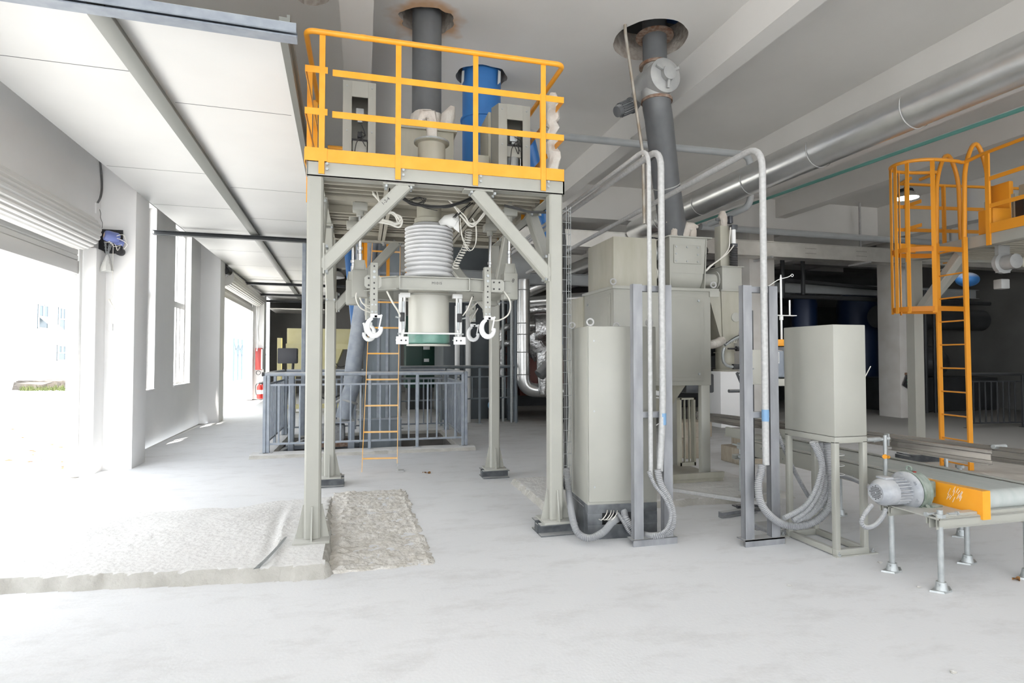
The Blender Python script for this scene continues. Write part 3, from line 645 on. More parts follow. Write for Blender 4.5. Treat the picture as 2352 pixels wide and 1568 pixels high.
# deck plates and joists
b = MB(); holes = [[(.60+.19*math.cos(2*PI*k/28), 5.42+.19*math.sin(2*PI*k/28)) for k in range(28)]]
holed(b.bm, [(XL-.04,YN-.05),(XR+.05,YN-.05),(XR+.05,YF+.05),(XL-.04,YF+.05)], holes, DK-.004, 0); b.build('deck_plate', M['deckpaint'], gan)
b = MB(); y = YN+.13; i = 0
while y < YF-.03: 
    if abs(y-5.42) > .24: b.box((XL+.02,y-.005,2.815 if i % 4 == 0 else 2.850),(XR-.02,y+.005,DK-.006)); b.box((XL+.02,y-.02,2.847),(XR-.02,y+.005,2.853))
    y += .118; i += 1
for x in (.2, 1.0): b.box((x-.005,YN,2.80),(x+.005,YF,DK-.006)); b.box((x-.04,YN,2.80),(x+.04,YF,2.808))
b.build('joists', M['deckpaint'], gan)
# knee braces with bolted end plates
def brace(p0, p1, s=.10, wall=(0,0), inner=None):
    p0 = Vector(p0); p1 = Vector(p1); b = MB(); dd = (p1-p0).normalized()*.055; b.bar(p0-dd, p1+dd, s, s, up=(0,0,1))
    dx = Vector((math.copysign(1, p1.x-p0.x) if abs(p1.x-p0.x) > .1 else 0, math.copysign(1, p1.y-p0.y) if abs(p1.y-p0.y) > .1 else 0, 0))
    sd = Vector((abs(dx.y), abs(dx.x), 0))
    c = p0-dx*.02; b.box(c-sd*.055-dx*.006*0+Vector((0,0,-.09))-Vector((abs(dx.x),abs(dx.y),0))*.006, c+sd*.055+Vector((0,0,.14))+Vector((abs(dx.x),abs(dx.y),0))*.006)
    c = p1+Vector((0,0,.03)); e = Vector((abs(dx.x),abs(dx.y),0)); b.box(c-e*.14-sd*.055, c+e*.10+sd*.055+Vector((0,0,.012)))
    o = b.build('brace', M['paint'], gan)
    b = MB()
    for k in (-.115,.075):
        for s_ in (-1,1): b.bolt(p1+dx*k+sd*.04*s_+Vector((0,0,.028)), (0,0,-1), .013, .02)
    for k in (-.07,.12):
        for s_ in (-1,1): b.bolt(p0+Vector((0,0,k))+sd*.04*s_-dx*.008, dx, .013, .018)
    b.split('bolt', M['galv'], o); return o
def mk(p0, p1): return brace(p0, p1)
mk((XL+.085,YN-.0,2.17),(XL+.64,YN,2.765)); mk((XR-.085,YN,2.17),(XR-.64,YN,2.765))
mk((XL+.085,YF,2.05),(XL+.70,YF,2.755)); mk((XR-.085,YF,2.05),(XR-.70,YF,2.755))
mk((XL,YN+.085,2.17),(XL,YN+.64,2.765)); mk((XR,YN+.085,2.17),(XR,YN+.64,2.765))
mk((XL,YF-.085,2.17),(XL,YF-.64,2.765)); mk((XR,YF-.085,2.17),(XR,YF-.64,2.765))
# pencilled marks
writing('1-2-4', 'pencil_mark', .035, 'ink', gan, Matrix.Translation((XL+.52,YN-.052,2.66)) @ Matrix.Rotation(-PI/4,4,'Y') @ Matrix.Rotation(PI/2,4,'X'))
writing('4-4', 'pencil_mark', .05, 'ink', gan, Matrix.Translation((XL-.0,YF-.060,2.22)) @ Matrix.Rotation(PI/2,4,'Y') @ Matrix.Rotation(PI/2,4,'X'))
# guard rail
yr = YN-.075
def post(x, y, z0=2.83, z1=3.90, d=(0,-1), twist=0):
    b = MB(); 
    if d == (0,-1): b.ang((x-.02,y,z0),(x-.02,y,z1),.042,.03,.005,up=(0,1,0))
    else: b.ang((x,y-.02,z0),(x,y-.02,z1),.042,.03,.005,up=(0,1,0))
    o = b.build('rail_post', M['yellow'], gan)
    b = MB()
    for zz in (2.865, 2.905): b.bolt((x,y-.004,zz),(d[0],d[1],0),.011,.01)
    b.split('bolt', M['galv'], o); return o
for px in (752, 927, 1104, 1259): p = P(px, 300, y=yr); post(p.x, yr)
xl, xr = XL-.075, XR+.06
b = MB(); zt = 3.905
b.bend([(xl,yr+1.25,3.90),(xl,yr+.9,zt),(xl,yr-.005,zt),(xl+.42,yr-.005,zt)], .021, .07); b.build('top_rail', M['yellow'], gan)
b = MB(); b.bend([(xl+.42,yr-.005,zt),(.88,yr-.005,zt),(xr,yr-.005,zt),(xr,yr+1.2,zt),(xr,yr+2.4,zt)], .021, .07); b.build('top_rail', M['yellow'], gan)
b = MB(); b.cyl((xl+.40,yr-.005,zt),(xl+.44,yr-.005,zt),.023); b.cyl((1.2,yr-.005,zt),(1.215,yr-.005,zt),.023); b.build('rail_sleeve', M['yellow'], gan)
def flat(p, q, h=.05, t=.005, name='mid_rail'):
    p = Vector(p); q = Vector(q); b = MB(); b.bar(p, q, t, h); return b.build(name, M['yellow'], gan)
for z in (3.30, 3.62):
    flat((xl,yr+.004,z),(-.27,yr+.004,z)); flat((-.235,yr+.008,z-.01),(.30,yr+.008,z-.01)); flat((.30,yr+.008,z-.01),(.905,yr+.008,z-.01)); flat((.905,yr+.008,z-.01),(1.465,yr+.008,z-.01)); flat((1.465,yr+.004,z-.01),(xr,yr+.004,z-.01))
    flat((xr,yr,z-.01),(xr,yr+2.4,z-.01)); flat((xl,yr,z),(xl,yr+1.2,z))
flat((xl,yr+.004,2.975),(-.27,yr+.004,2.975),.10,.006,'toe_board'); flat((-.27,yr+.01,2.972),(1.465,yr+.01,2.972),.10,.006,'toe_board'); flat((1.465,yr+.004,2.972),(xr,yr+.004,2.972),.10,.006,'toe_board')
flat((xr,yr,2.972),(xr,YF+.08,2.972),.10,.006,'toe_board'); flat((xl,yr,2.96),(xl,YF+.08,2.96),.10,.006,'toe_board'); flat((xl,YF+.1,3.0),(xr,YF+.1,3.0),.10,.006,'toe_board')
for yy in (yr+.55, yr+1.2, yr+1.85, yr+2.4): post(xr, yy, d=(1,0))
for yy in (yr+.62, yr+1.22): post(xl, yy, 2.76, 3.90, d=(-1,0))
flat((.9,YF+.1,3.28),(1.4,YF+.1,3.28))
# back rail and ladder hoop on the far side
b = MB(); b.bend([(xl+.02,YF+.1,3.9),(.0,YF+.1,3.9)], .021, .05); b.bend([(xl+.05,6.3,2.95),(xl+.05,6.3,3.55),(xl+.05,6.5,3.6),(xl+.05,6.9,3.4),(xl+.05,6.9,2.95)], .021, .1); b.build('gate_hoop', M['yellow'], gan)
flat((-.3,6.0,3.22),(-.02,6.0,3.22)); b = MB(); b.bend([(-.32,6.0,2.95),(-.32,6.0,3.35),(-.20,6.0,3.4)], .02, .05); b.bar((-.04,6.0,2.95),(-.04,6.0,3.24),.04,.02); b.build('gate_hoop', M['yellow'], gan)

# ------------------------------------------------------------------ things on the deck
def housing(x0, x1, y0, y1, top, label, wy):
    h = thing('cylinder_housing', label, 'machine housing', ((x0+x1)/2, (y0+y1)/2, DK))
    t = .012; b = MB(); wx0 = x0+(x1-x0)*.27; wx1 = x1-(x1-x0)*.24; wz1 = top-.22
    b.box((x0,y0,DK),(wx0,y0+t,top-.08),.002); b.box((wx1,y0,DK),(x1,y0+t,top-.08),.002); b.box((wx0,y0,wz1),(wx1,y0+t,top-.08))
    b.box((x0,y0+t,DK),(x0+t,y1,top-.08)); b.box((x1-t,y0+t,DK),(x1,y1,top-.08)); b.box((x0,y1-t,DK),(x1,y1,top)); 
    b.quad((x0,y0,top-.08),(x1,y0,top-.08),(x1,y1,top),(x0,y1,top)); b.prism([(x0,y0,top-.08),(x0,y1,top-.08),(x0,y1,top)],(t,0,0)); b.prism([(x1,y0,top-.08),(x1,y1,top-.08),(x1,y1,top)],(-t,0,0))
    b.build('casing', M['paint'], h)
    b = MB(); 
    for xx in (x0+.035, x1-.035):
        for zz in (top-.13, (DK+top)/2, DK+.1): b.bolt((xx,y0,zz),(0,-1,0),.008,.006)
    b.split('screw', M['galv'], h)
    cx = (wx0+wx1)/2; c = MB(); r = (wx1-wx0)*.42; cy_ = y0+.10
    c.lathe((cx,cy_,DK+.02), [(r,0),(r,.36),(r*.9,.37)], seg=20); cl = c.build('lift_cylinder', M['galv'], h)
    c = MB(); c.box((wx0+.005,cy_-r,DK+.36),(wx1-.005,cy_+r,DK+.46),.008); c.build('cylinder_head', M['paint'], h)
    c = MB(); 
    for s in (-1,1): c.cyl((cx+s*(r+.006),cy_-r*.7,DK),(cx+s*(r+.006),cy_-r*.7,DK+.37),.006,seg=8)
    c.build('tie_rod', M['chrome'], cl)
    c = MB(); c.box((cx-.02,cy_-.02,DK+.46),(cx+.02,cy_+.02,DK+.56),.005); c.cyl((cx,cy_-.045,DK+.52),(cx,cy_+.02,DK+.52),.022); c.box((wx0,y0+.05,DK+.46),(wx1,y1-.02,DK+.48)); c.build('load_cell', M['black'], h)
    c = MB(); c.box((cx-.035,y0+.05,wz1-.18),(cx+.035,y0+.09,wz1-.08),.004); c.box((cx-.02,y0+.04,wz1-.21),(cx+.02,y0+.08,wz1-.19)); c.build('valve_block', M['galv'], h)
    c = MB(); c.tube([(cx,y0+.045,wz1-.2),(cx+.04,y0+.03,wz1-.3),(cx+.035,y0+.03,DK+.5),(cx-.03,y0+.0,DK+.42),(cx-.05,y0-.004,DK+.2)],.004,6); c.tube([(cx+.01,y0+.045,DK+.55),(cx+.05,y0+.0,DK+.5),(cx+.02,y0-.006,DK+.46),(cx+.05,y0+.0,DK+.40)],.004,6); c.build('cable', M['cable'], h)
    return h
housing(-.185, .10, 5.22, 5.52, 3.99, 'beige housing with an open slot on the platform deck, left of the two', 0)
housing(1.18, 1.48, 5.0, 5.30, 3.84, 'beige housing with an open slot on the platform deck, right of the two', 0)
b = MB(); b.box((1.02,5.25,DK),(1.15,5.6,3.36),.006); b.box((.78,5.4,DK),(1.02,5.75,3.22),.006); b.box((1.15,5.3,DK),(1.18,5.7,3.80),.004)
hh = thing('control_box', 'stepped beige metal box behind the right housing on the deck', 'machine housing', (1,5.5,DK)); b.build('casing', M['paintold'], hh)
b = MB()
for z in (3.05,3.25): b.bolt((1.1,5.25,z),(0,-1,0),.008,.006)
b.split('screw', M['galv'], hh)
# feed hopper with cloth sleeve
hop = thing('feed_hopper', 'beige square feed hopper under the dark vertical pipe on the deck', 'hopper', (.6,5.66,DK))
b = MB(); x0, x1, y0, y1 = .33, .84, 5.45, 5.95
b.box((x0,y0,3.34),(x1,y1,3.64),.004); b.box((x0-.03,y0-.03,3.62),(x1+.03,y1+.03,3.65),.004); b.box((x0-.03,y0-.03,3.32),(x1+.03,y1+.03,3.35),.004); b.loft([(x0,y0,3.32),(x1,y0,3.32),(x1,y1,3.32),(x0,y1,3.32)],[(x0+.05,y0+.05,DK),(x1-.05,y0+.05,DK),(x1-.05,y1-.05,DK),(x0+.05,y1-.05,DK)]); b.build('hopper_body', M['paintold'], hop)
b = MB(); b.rings([(.60,5.66,3.65),(.60,5.66,3.68),(.60,5.66,3.74),(.60,5.66,3.81),(.60,5.66,3.85)],[.20,.185,.18,.165,.155],26,cap=False); b.jitter(.012,14); b.build('cloth_sleeve', M['cloth'], hop)
b = MB(); b.rings([(.76,5.5,3.62),(.77,5.5,3.7),(.79,5.5,3.80),(.84,5.49,3.90)],[.055,.05,.065,.02],12); b.jitter(.02,16); b.build('vent_sock', M['cloth'], hop)
stb = thing('inlet_stub', 'flanged beige inlet with a folded cloth sock, front middle of the deck', 'pipe stub', (.575,5.0,DK))
b = MB(); b.lathe((.575,5.0,DK),[(.12,0),(.12,.38),(.135,.39),(.15,.39),(.15,.40),(.05,.405)],seg=32); b.build('stub_pipe', M['paintold'], stb)
b = MB(); b.lathe((.575,5.0,DK+.395),[(.155,0),(.155,.014),(.05,.016)],seg=32); b.build('flange', M['galv'], stb)
b = MB(); b.rings([(.58,5.0,DK+.40),(.58,5.0,DK+.49),(.575,4.99,DK+.57),(.565,4.98,DK+.64),(.50,4.97,DK+.63),(.47,4.96,DK+.57)],[.06,.048,.052,.06,.045,.02],14); b.jitter(.016,20); b.build('cloth_sock', M['cloth'], stb)
# clothes hanging on the right rail
for (z0, z1, lab) in ((3.42, 3.78, 'cloth scrap tied to the right guard rail, upper'), (2.98, 3.42, 'long cloth scrap hanging on the right guard rail, lower')):
    b = MB(); n = 8; L = z1-z0; yy = yr+.25
    b.rings([(xr-.01+.012*math.sin(k*2),yy+.01*math.cos(k*3),z1-L*k/n) for k in range(n+1)],[.02+.035*math.sin(PI*(k+1)/(n+2)) for k in range(n+1)],12); b.jitter(.03,18)
    solo('cloth_scrap', b, 'cloth', lab, 'cloth')
# vertical dark pipe, blue duct
vp = thing('feed_pipe', 'dark grey vertical pipe coming through the left ceiling opening', 'pipe', (.60,5.66,3.6))
b = MB(); b.rings([(.60,5.66,3.7),(.60,5.66,5.2)],.145,40); b.build('pipe', M['darkpipe'], vp)
bd = thing('blue_duct', 'blue steel duct with two branches behind the platform deck', 'duct', (1.45,7.3,3))
c = Vector((1.36,6.65,0))
b = MB(); b.lathe((1.36,6.65,3.62),[(.23,0),(.23,1.55)],seg=36); b.build('pipe', M['blue'], bd)
b = MB(); b.lathe((1.36,6.65,SL-.55),[(.24,0),(.255,.002),(.255,.02),(.24,.022)],seg=36)
b.rings([Vector((1.36,6.65,3.75)),Vector((1.19,6.66,3.62)),Vector((.98,6.68,3.52)),Vector((.88,6.70,3.38)),Vector((.84,6.72,3.02))],[.13,.12,.11,.10,.10],24)
b.rings([Vector((1.36,6.65,4.40)),Vector((1.60,6.80,4.32)),P(1215,330,y=7.15),P(1240,430,y=7.2),P(1262,580,y=7.3),P(1278,720,y=7.35),P(1285,790,y=7.4)],[.17,.15,.10,.085,.085,.085,.085],24); b.build('branch', M['blue'], bd)
b = MB(); b.lathe((1.36,6.65,3.58),[(.26,0),(.26,.03),(.2,.05)],seg=36); b.build('end_flange', M['blue'], bd)
b = MB(); b.lathe((1.55,6.5,3.92),[(.0,-.01),(.05,0),(.075,.04),(.06,.09),(.0,.12)],axis=(.7,-.7,.2),seg=18); b.jitter(.01,20); b.build('wrapped_port', M['cloth'], bd)
b = MB()
for a in (3.4, 5.3, .6):
    b.prism([(1.36+.26*math.cos(a),6.65+.26*math.sin(a),SL-.16),(1.36+.26*math.cos(a+.2),6.65+.26*math.sin(a+.2),SL-.12),(1.36+.27*math.cos(a+.2),6.65+.27*math.sin(a+.2),SL),(1.36+.27*math.cos(a),6.65+.27*math.sin(a),SL)],(.004,.004,0))
b.jitter(.02,9); solo('plastic_sleeve', b, mat('pale_film', (.6,.62,.62), .3), 'strips of pale film round the blue duct at the ceiling', 'plastic film')

# ================================================================== THE BAG FILLING HEAD
fh = thing('bag_filling_head', 'bulk bag filling head with white bellows, lifting frame and four hooks under the platform', 'bag filler', (.6,5.4,1.6))
CX, CY = .60, 5.40
b = MB(); b.lathe((CX,CY,2.66),[(.115,0),(.115,.27)],seg=36); b.lathe((CX,CY,2.70),[(.122,0),(.138,.005),(.138,.045),(.122,.05)],seg=36); b.build('inlet_pipe', M['paintold'], fh)
b = MB(); prof = []; n = 12; z0, z1 = 2.19, 2.665; zs = [z0+(z1-z0)*(k/n)**.86 for k in range(n+1)]
for k in range(n):
    a, c = zs[k], zs[k+1]
    for j in range(7):
        t = j/7; prof.append((.180+.048*math.sin(PI*t)**.6, a+(c-a)*t-z0))
prof.append((.18, z1-z0)); prof.append((.12, z1-z0+.012)); b.lathe((CX,CY,z0), prof, seg=56); b.build('bellows', M['bellows'], fh, 80)
b = MB(); b.lathe((CX,CY,2.662),[(.15,0),(.165,.01),(.15,.035),(.12,.04)],seg=40); b.jitter(.004,40); b.build('clamp_band', mat('grey_foam_ring', (.5,.5,.5), .9, bump=.4), fh)
b = MB(); b.rings([(.69,5.25,2.68),(.73,5.22,2.71),(.79,5.20,2.70),(.83,5.19,2.68)],[.03,.05,.07,.05],12); b.jitter(.014,18); b.prism([(.78,5.17,2.76),(.84,5.16,2.75),(.85,5.16,2.59),(.80,5.17,2.63)],(0,.01,0)); b.build('vent_sock', mat('clean_white_cloth', (.78,.78,.76), .8), fh)
can_ = MB(); can_.lathe((CX,CY,1.60),[(.190,0),(.190,.50),(.190,.51)],seg=56); can_.build('filling_spout', M['cream'], fh)
b = MB(); b.lathe((CX,CY,1.575),[(.187,.0),(.197,.012),(.196,.095),(.190,.10)],seg=56); b.build('seal_sleeve', M['seal'], fh)
b = MB(); b.lathe((CX,CY,1.555),[(.205,0),(.205,.012),(.19,.016)],seg=56); b.build('bottom_ring', M['cream'], fh)
b = MB(); b.lathe((CX,CY,2.14),[(.24,0),(.24,.012),(.2,.012)],seg=48); b.lathe((CX,CY,2.02),[(.25,0),(.25,.01),(.2,.01)],seg=48); b.build('clamp_plate', M['paint'], fh)
# lifting frame: octagonal H section ring
RZ = 2.085
ringpts = [(.30,4.96),(.90,4.96),(1.30,5.06),(1.36,5.55),(.95,5.95),(.30,5.95),(-.03,5.75),(-.05,5.26)]
f = MB()
for i in range(8):
    p = ringpts[i]; q = ringpts[(i+1)%8]; f.hbeam((p[0],p[1],RZ),(q[0],q[1],RZ),.085,.115,.008)
f.build('lifting_frame', M['paint'], fh)
b = MB()
for x in (.30,.90): b.box((x-.004,4.915,RZ-.055),(x+.004,4.96,RZ+.055))
b.build('stiffener', M['paint'], fh)
writing('M1015', 'pencil_mark', .032, 'ink', fh, face_y((.62,4.9545,RZ+.006)))
# guide blocks, rods and cylinders at the corners
def corner(x, y, lab, mark=None, zt=2.80):
    b = MB(); b.box((x-.065,y-.065,RZ-.11),(x+.065,y+.065,RZ+.13),.006); g = b.build('guide_block', M['paint'], fh)
    b = MB(); b.box((x-.045,y-.045,RZ+.13),(x+.045,y+.045,RZ+.22),.005)
    for s in (-1,1): b.prism([(x+s*.045,y-.05,RZ+.13),(x+s*.06,y-.05,RZ+.13),(x+s*.045,y-.05,RZ+.20)],(0,.01,0))
    b.build('rod_socket', M['paint'], g)
    b = MB(); b.lathe((x,y,RZ+.22),[(.022,0),(.022,.06),(.015,.065),(.015,.09),(.024,.095),(.024,.12),(.016,.125),(.016,zt-RZ-.22)],seg=18); b.build('piston_rod', M['chrome'], g)
    b = MB(); b.box((x-.065,y-.065,zt-.06),(x+.065,y+.065,zt+.01),.008); b.lathe((x,y,zt-.10),[(.032,0),(.032,.05)],seg=18); b.lathe((x,y,zt),[(.045,0),(.045,.13)],seg=18); b.build('cylinder_end', M['paint'], g)
    if mark: writing(mark, 'pencil_mark', .05, 'ink', g, face_y((x+.02,y-.0665,RZ+.06), .3))
corner(-.03, 5.22, 'left'); corner(1.30, 5.08, 'right', '8'); corner(1.26, 5.72, 'rear'); corner(-.10, 5.95, 'rearleft')
# hooks on perforated hanger plates
def hook(x, y, ztop=2.25, zb=1.83, s=1, flip=1, rz=0):
    r = thing('bag_hook', None, None, (x,y,ztop)); r.parent = fh; r.location = Vector((x,y,ztop))-worg(fh)
    for k in ('label','category'): 
        if k in r: del r[k]
    L = ztop-zb
    bb = MB(Matrix.Translation((x,y,ztop)) @ Matrix.Rotation(rz,4,'Z') @ Matrix.Scale(s,4)); 
    bb.box((-.03,-.005,-L),(.03,.005,0),.002); bb.box((-.03,.012,-L),(-.024,.05,-.0)); bb.box((-.034,.045,-L+.05),(.02,.055,-.02)); 
    bb.build('hanger_plate', M['paint'], r)
    bb = MB(Matrix.Translation((x,y,ztop)) @ Matrix.Rotation(rz,4,'Z') @ Matrix.Scale(s,4))
    k = .03
    while k < L-.12: bb.cyl((0,-.0062,-k),(0,.006,-k),.0075,seg=12); k += .047
    bb.split('bolt_hole', M['ink'], r)
    bb = MB(Matrix.Translation((x,y,ztop)) @ Matrix.Rotation(rz,4,'Z') @ Matrix.Scale(s,4))
    for dz in (.077,.124): bb.bolt((0,-.006,-dz),(0,-1,0),.013,.008)
    for dz in (L-.09, L-.03):
        for dx in (-.015,.015): bb.bolt((dx,-.006,-dz),(0,-1,0),.009,.006)
    bb.split('bolt', M['galv'], r)
    bb = MB(Matrix.Translation((x,y,zb)) @ Matrix.Rotation(rz,4,'Z') @ Matrix.Scale(s,4))
    bb.box((-.03,-.012,-.02),(.03,.012,.015),.004); bb.box((.0,-.012,-.02),(.06*flip,.012,.005),.004)
    pts = []; rad = []
    for i in range(15):
        t = math.radians(105+ i*(255/14)); pts.append((flip*(math.cos(t)*.058+.004), 0, -.095+math.sin(t)*.075)); rad.append(.013+.011*math.sin(PI*i/14)**.7)
    bb.rings(pts, rad, 10); bb.build('hook', M['hookwhite'], r)
    bb = MB(Matrix.Translation((x,y,zb)) @ Matrix.Rotation(rz,4,'Z') @ Matrix.Scale(s,4)); bb.bar((flip*.062,0,-.0),(flip*.040,0,-.115),.012,.012,up=(0,1,0)); bb.cyl((flip*.06,-.016,0),(flip*.06,.016,0),.009,seg=10); bb.build('latch', M['white'], r)
    return r
hook(.09, 4.93, 2.245, 1.80, 1, 1); hook(1.065, 4.93, 2.245, 1.80, 1, 1)
hook(.06, 5.62, 2.13, 1.77, .9, -1, .3); hook(1.10, 5.80, 2.10, 1.78, .9, 1)
# bolted bracket plates on the ring
for x0, x1 in ((.01,.15),(1.07,1.22)):
    b = MB(); b.prism([(x0+.02,4.945,RZ-.055),(x1-.02,4.945,RZ-.055),(x1,4.945,RZ-.035),(x1,4.945,RZ+.035),(x1-.02,4.945,RZ+.055),(x0+.02,4.945,RZ+.055),(x0,4.945,RZ+.035),(x0,4.945,RZ-.035)],(0,.012,0)); pl = b.build('bracket_plate', M['paint'], fh)
    b = MB()
    for dx in (.035,.085) if x0 < .5 else (.055,.105):
        for dz in (-.03,.03): b.cyl((x0+dx,4.940,RZ+dz),(x0+dx,4.95,RZ+dz),.008,seg=10)
    b.split('bolt_hole', M['ink'], pl)
# spout clamping arms
for s in (-1,1):
    xa = CX+s*.238; r = thing('clamp_arm', None, None, (xa,5.25,2.0)); r.parent = fh; r.location = Vector((xa,5.25,2.0))-worg(fh)
    for k in ('label','category'):
        if k in r: del r[k]
    b = MB(); b.bend([(xa-s*.0,5.22,2.02),(xa,5.22,1.72),(xa+s*.025,5.22,1.60)], .011, .15, 10); b.bar((xa+s*.035,5.24,2.02),(xa+s*.035,5.24,1.62),.014,.03,up=(1,0,0)); b.box((xa-.04,5.2,1.99),(xa+.05,5.27,2.03),.004); b.build('arm', M['white'], r)
    b = MB(); b.box((xa-.055+s*.02,5.17,1.565),(xa+.055+s*.02,5.19,1.635),.003); b.box((xa-.055+s*.02,5.19,1.60),(xa+.055+s*.02,5.26,1.61)); b.build('clamp_jaw', M['white'], r)
    b = MB(); b.cyl((xa+s*.03,5.168,1.60),(xa+s*.03,5.17,1.60),.008,seg=10); b.cyl((xa-s*.01,5.168,1.60),(xa-s*.01,5.17,1.60),.008,seg=10); b.box((xa+s*.02-.02,5.18,1.77),(xa+s*.02+.02,5.22,1.85),.004); b.build('sensor', M['black'], r)
    b = MB(); b.cyl((xa+s*.03,5.2,1.80),(xa+s*.08,5.2,1.81),.008,seg=10); b.cyl((xa+s*.03,5.2,1.66),(xa+s*.06,5.2,1.66),.009,seg=10); b.bar((xa+s*.01,5.2,1.70),(xa+s*.01,5.2,1.95),.018,.018,up=(0,1,0)); b.build('fitting', M['galv'], r)
b = MB(); b.cyl((CX-.27,5.20,1.665),(CX+.27,5.20,1.665),.0085,seg=10); b.build('cross_bar', M['white'], fh)
# hoses on the head
def hz(pts, r=.006, m='whitecable', name='hose'):
    b = MB(); b.tube(pts, r, 8); return b.build(name, M[m], fh)
hz([(-.02,5.2,2.1),(-.06,5.15,1.98),(-.02,5.15,1.88),(.08,5.2,1.84)]); hz([(-.03,5.2,2.0),(.0,5.18,1.92),(.1,5.22,1.90)]); hz([(-.03,5.2,1.97),(.02,5.18,1.90),(.1,5.22,1.87)],.005)
hz([(1.20,5.0,2.08),(1.28,4.98,1.96),(1.27,4.98,1.84),(1.18,4.98,1.78),(1.10,4.95,1.78)],.007); hz([(1.02,5.2,1.95),(.98,5.5,1.88),(1.02,5.6,1.86),(1.08,5.7,1.90)],.006); hz([(1.03,5.2,1.9),(1.02,5.5,1.80),(1.07,5.7,1.82)],.005)
hz([(.20,5.05,2.02),(.25,5.1,1.93),(.30,5.15,1.86),(.33,5.2,1.80)],.008); hz([(.96,5.1,2.0),(.93,5.15,1.9),(.89,5.2,1.83)],.006)
# coiled air line beside the bellows
b = MB(); pts = []; n = 15
A = Vector((.97,5.35,2.66)); B = Vector((.83,5.15,2.26))
for i in range(n*8+1):
    t = i/(n*8); r = .034-.008*t; c = A.lerp(B, t)+Vector((.02*math.sin(t*5),0,0)); a = 2*PI*n*t
    pts.append(c+Vector((math.cos(a)*r, math.sin(a)*r*.8, math.sin(a)*r*.5)))
b.rings(pts, .0042, 6); b.build('coiled_hose', M['whitecable'], fh)
# cables slung under the deck
def cab(name, lab, pts, rs, m, cat='cable', grp=None, jit=.012, seed=1):
    random.seed(seed); r = thing(name, lab, cat, tuple(pts[0]), grp)
    for k, rr in enumerate(rs):
        b = MB(); b.tube([Vector(p)+Vector((random.uniform(-jit,jit),random.uniform(-jit,jit),random.uniform(-jit,jit))) for p in pts], rr, 7, 8); b.build('strand', M[m], r)
    return r
q = lambda u, v, y=4.9: P(u, v, y=y)
cab('cable_bundle', 'black cable bundle sagging between the two braces under the deck', [q(905,435),q(925,455),q(950,468),q(985,474),q(1020,475),q(1050,468),q(1085,455),q(1095,440)], [.008,.007,.006,.006,.005], 'cable', seed=2)
cab('cable_bundle', 'black cable bundle running from the right brace to the right leg', [q(1160,472,4.7),q(1185,478,4.7),q(1215,485,4.65),q(1245,488,4.62),q(1268,489,4.62)], [.007,.006,.006], 'cable', seed=3, jit=.008)
cab('air_hoses', 'pale air hoses coiled behind the left brace', [q(865,505,5.0),q(890,512,5.0),q(912,518,5.0),q(918,505,5.0),q(905,490,5.0),q(888,486,5.0),q(880,470,5.0),q(860,440,5.0)], [.009,.008,.007,.006], 'whitecable', jit=.02, seed=5, cat='hose')
cab('air_hoses', 'pale air hoses looping right of the bellows under the deck', [q(1020,450,5.1),q(1045,475,5.1),q(1065,500,5.1),q(1085,518,5.1),q(1105,500,5.1),q(1118,480,5.1)], [.008,.008,.006,.006], 'whitecable', jit=.02, seed=6, cat='hose')
cab('grey_wire_loop', 'thin grey wire loop hanging beside the coiled air line', [q(1058,500,5.1),q(1062,545,5.1),q(1078,575,5.1),q(1092,560,5.1),q(1094,520,5.1),q(1085,500,5.1)], [.003,.003], 'whitecable', jit=.008, seed=8)
cab('cable_tangle', 'tangle of thin black wire above the inlet pipe', [q(918,445,5.0),q(935,462,5.0),q(955,468,5.0),q(975,462,5.0),q(960,455,5.0),q(940,462,5.0),q(970,474,5.0),q(1000,478,5.0)], [.004,.004,.003], 'cable', jit=.02, seed=9)
cab('cable_tangle', 'short black wires by the right side of the inlet pipe', [q(1040,500,5.1),q(1062,485,5.1),q(1075,470,5.1),q(1086,460,5.1)], [.005,.004,.004], 'cable', jit=.02, seed=10)
# wire mesh cable ladder on the right leg
wm = thing('wire_cable_tray', 'upright wire mesh cable tray behind the right front leg', 'cable tray', (1.68,4.62,.3))
b = MB(); x0, x1, yy = 1.665, 1.745, 4.66
for x in (x0, (x0+x1)/2, x1): b.cyl((x,yy,.30),(x,yy,2.76),.0025,seg=6)
for x in (x0, x1): b.cyl((x,yy+.05,.30),(x,yy+.05,2.76),.0025,seg=6)
z = .32
while z < 2.76:
    b.rings([(x0,yy+.05,z),(x0,yy,z),(x1,yy,z),(x1,yy+.05,z)], .0025, 6); z += .10
b.build('wire_mesh', M['galv'], wm)
cab('riser_cable', 'black cables running up inside the wire mesh tray', [(1.70,4.685,.32),(1.71,4.685,1.0),(1.70,4.685,1.7),(1.70,4.685,2.3),(1.69,4.69,2.6)], [.012,.010,.009,.008], 'cable', jit=.014, seed=12)
# ================================================================== CABINETS, CHANNEL FRAMES, CONDUITS
cbx = Matrix.Translation((1.738,4.276,0)) @ Matrix.Rotation(math.radians(-5), 4, 'Z')
W_, D_c, HT = .585, .60, 1.70
cab1 = thing('electrical_cabinet', 'tall beige electrical cabinet with lifting rings on a dark plinth beside the right platform leg', 'cabinet', tuple(cbx @ Vector((W_/2,D_c/2,0))))
b = MB(cbx); b.box((0,0,.275),(W_,D_c,HT),.006); b.build('cabinet_body', M['paint'], cab1)
b = MB(cbx); b.box((.006,-.022,.30),(W_-.012,-.003,HT-.004),.004); dr = b.build('door', M['paint'], cab1)
b = MB(cbx)
for z in (.42,1.02,1.58): b.cyl((.05,-.026,z),(.05,-.02,z),.008,seg=12)
b.cyl((W_-.045,-.026,1.58),(W_-.045,-.02,1.58),.008,seg=12); b.split('lock_screw', M['galv'], dr)
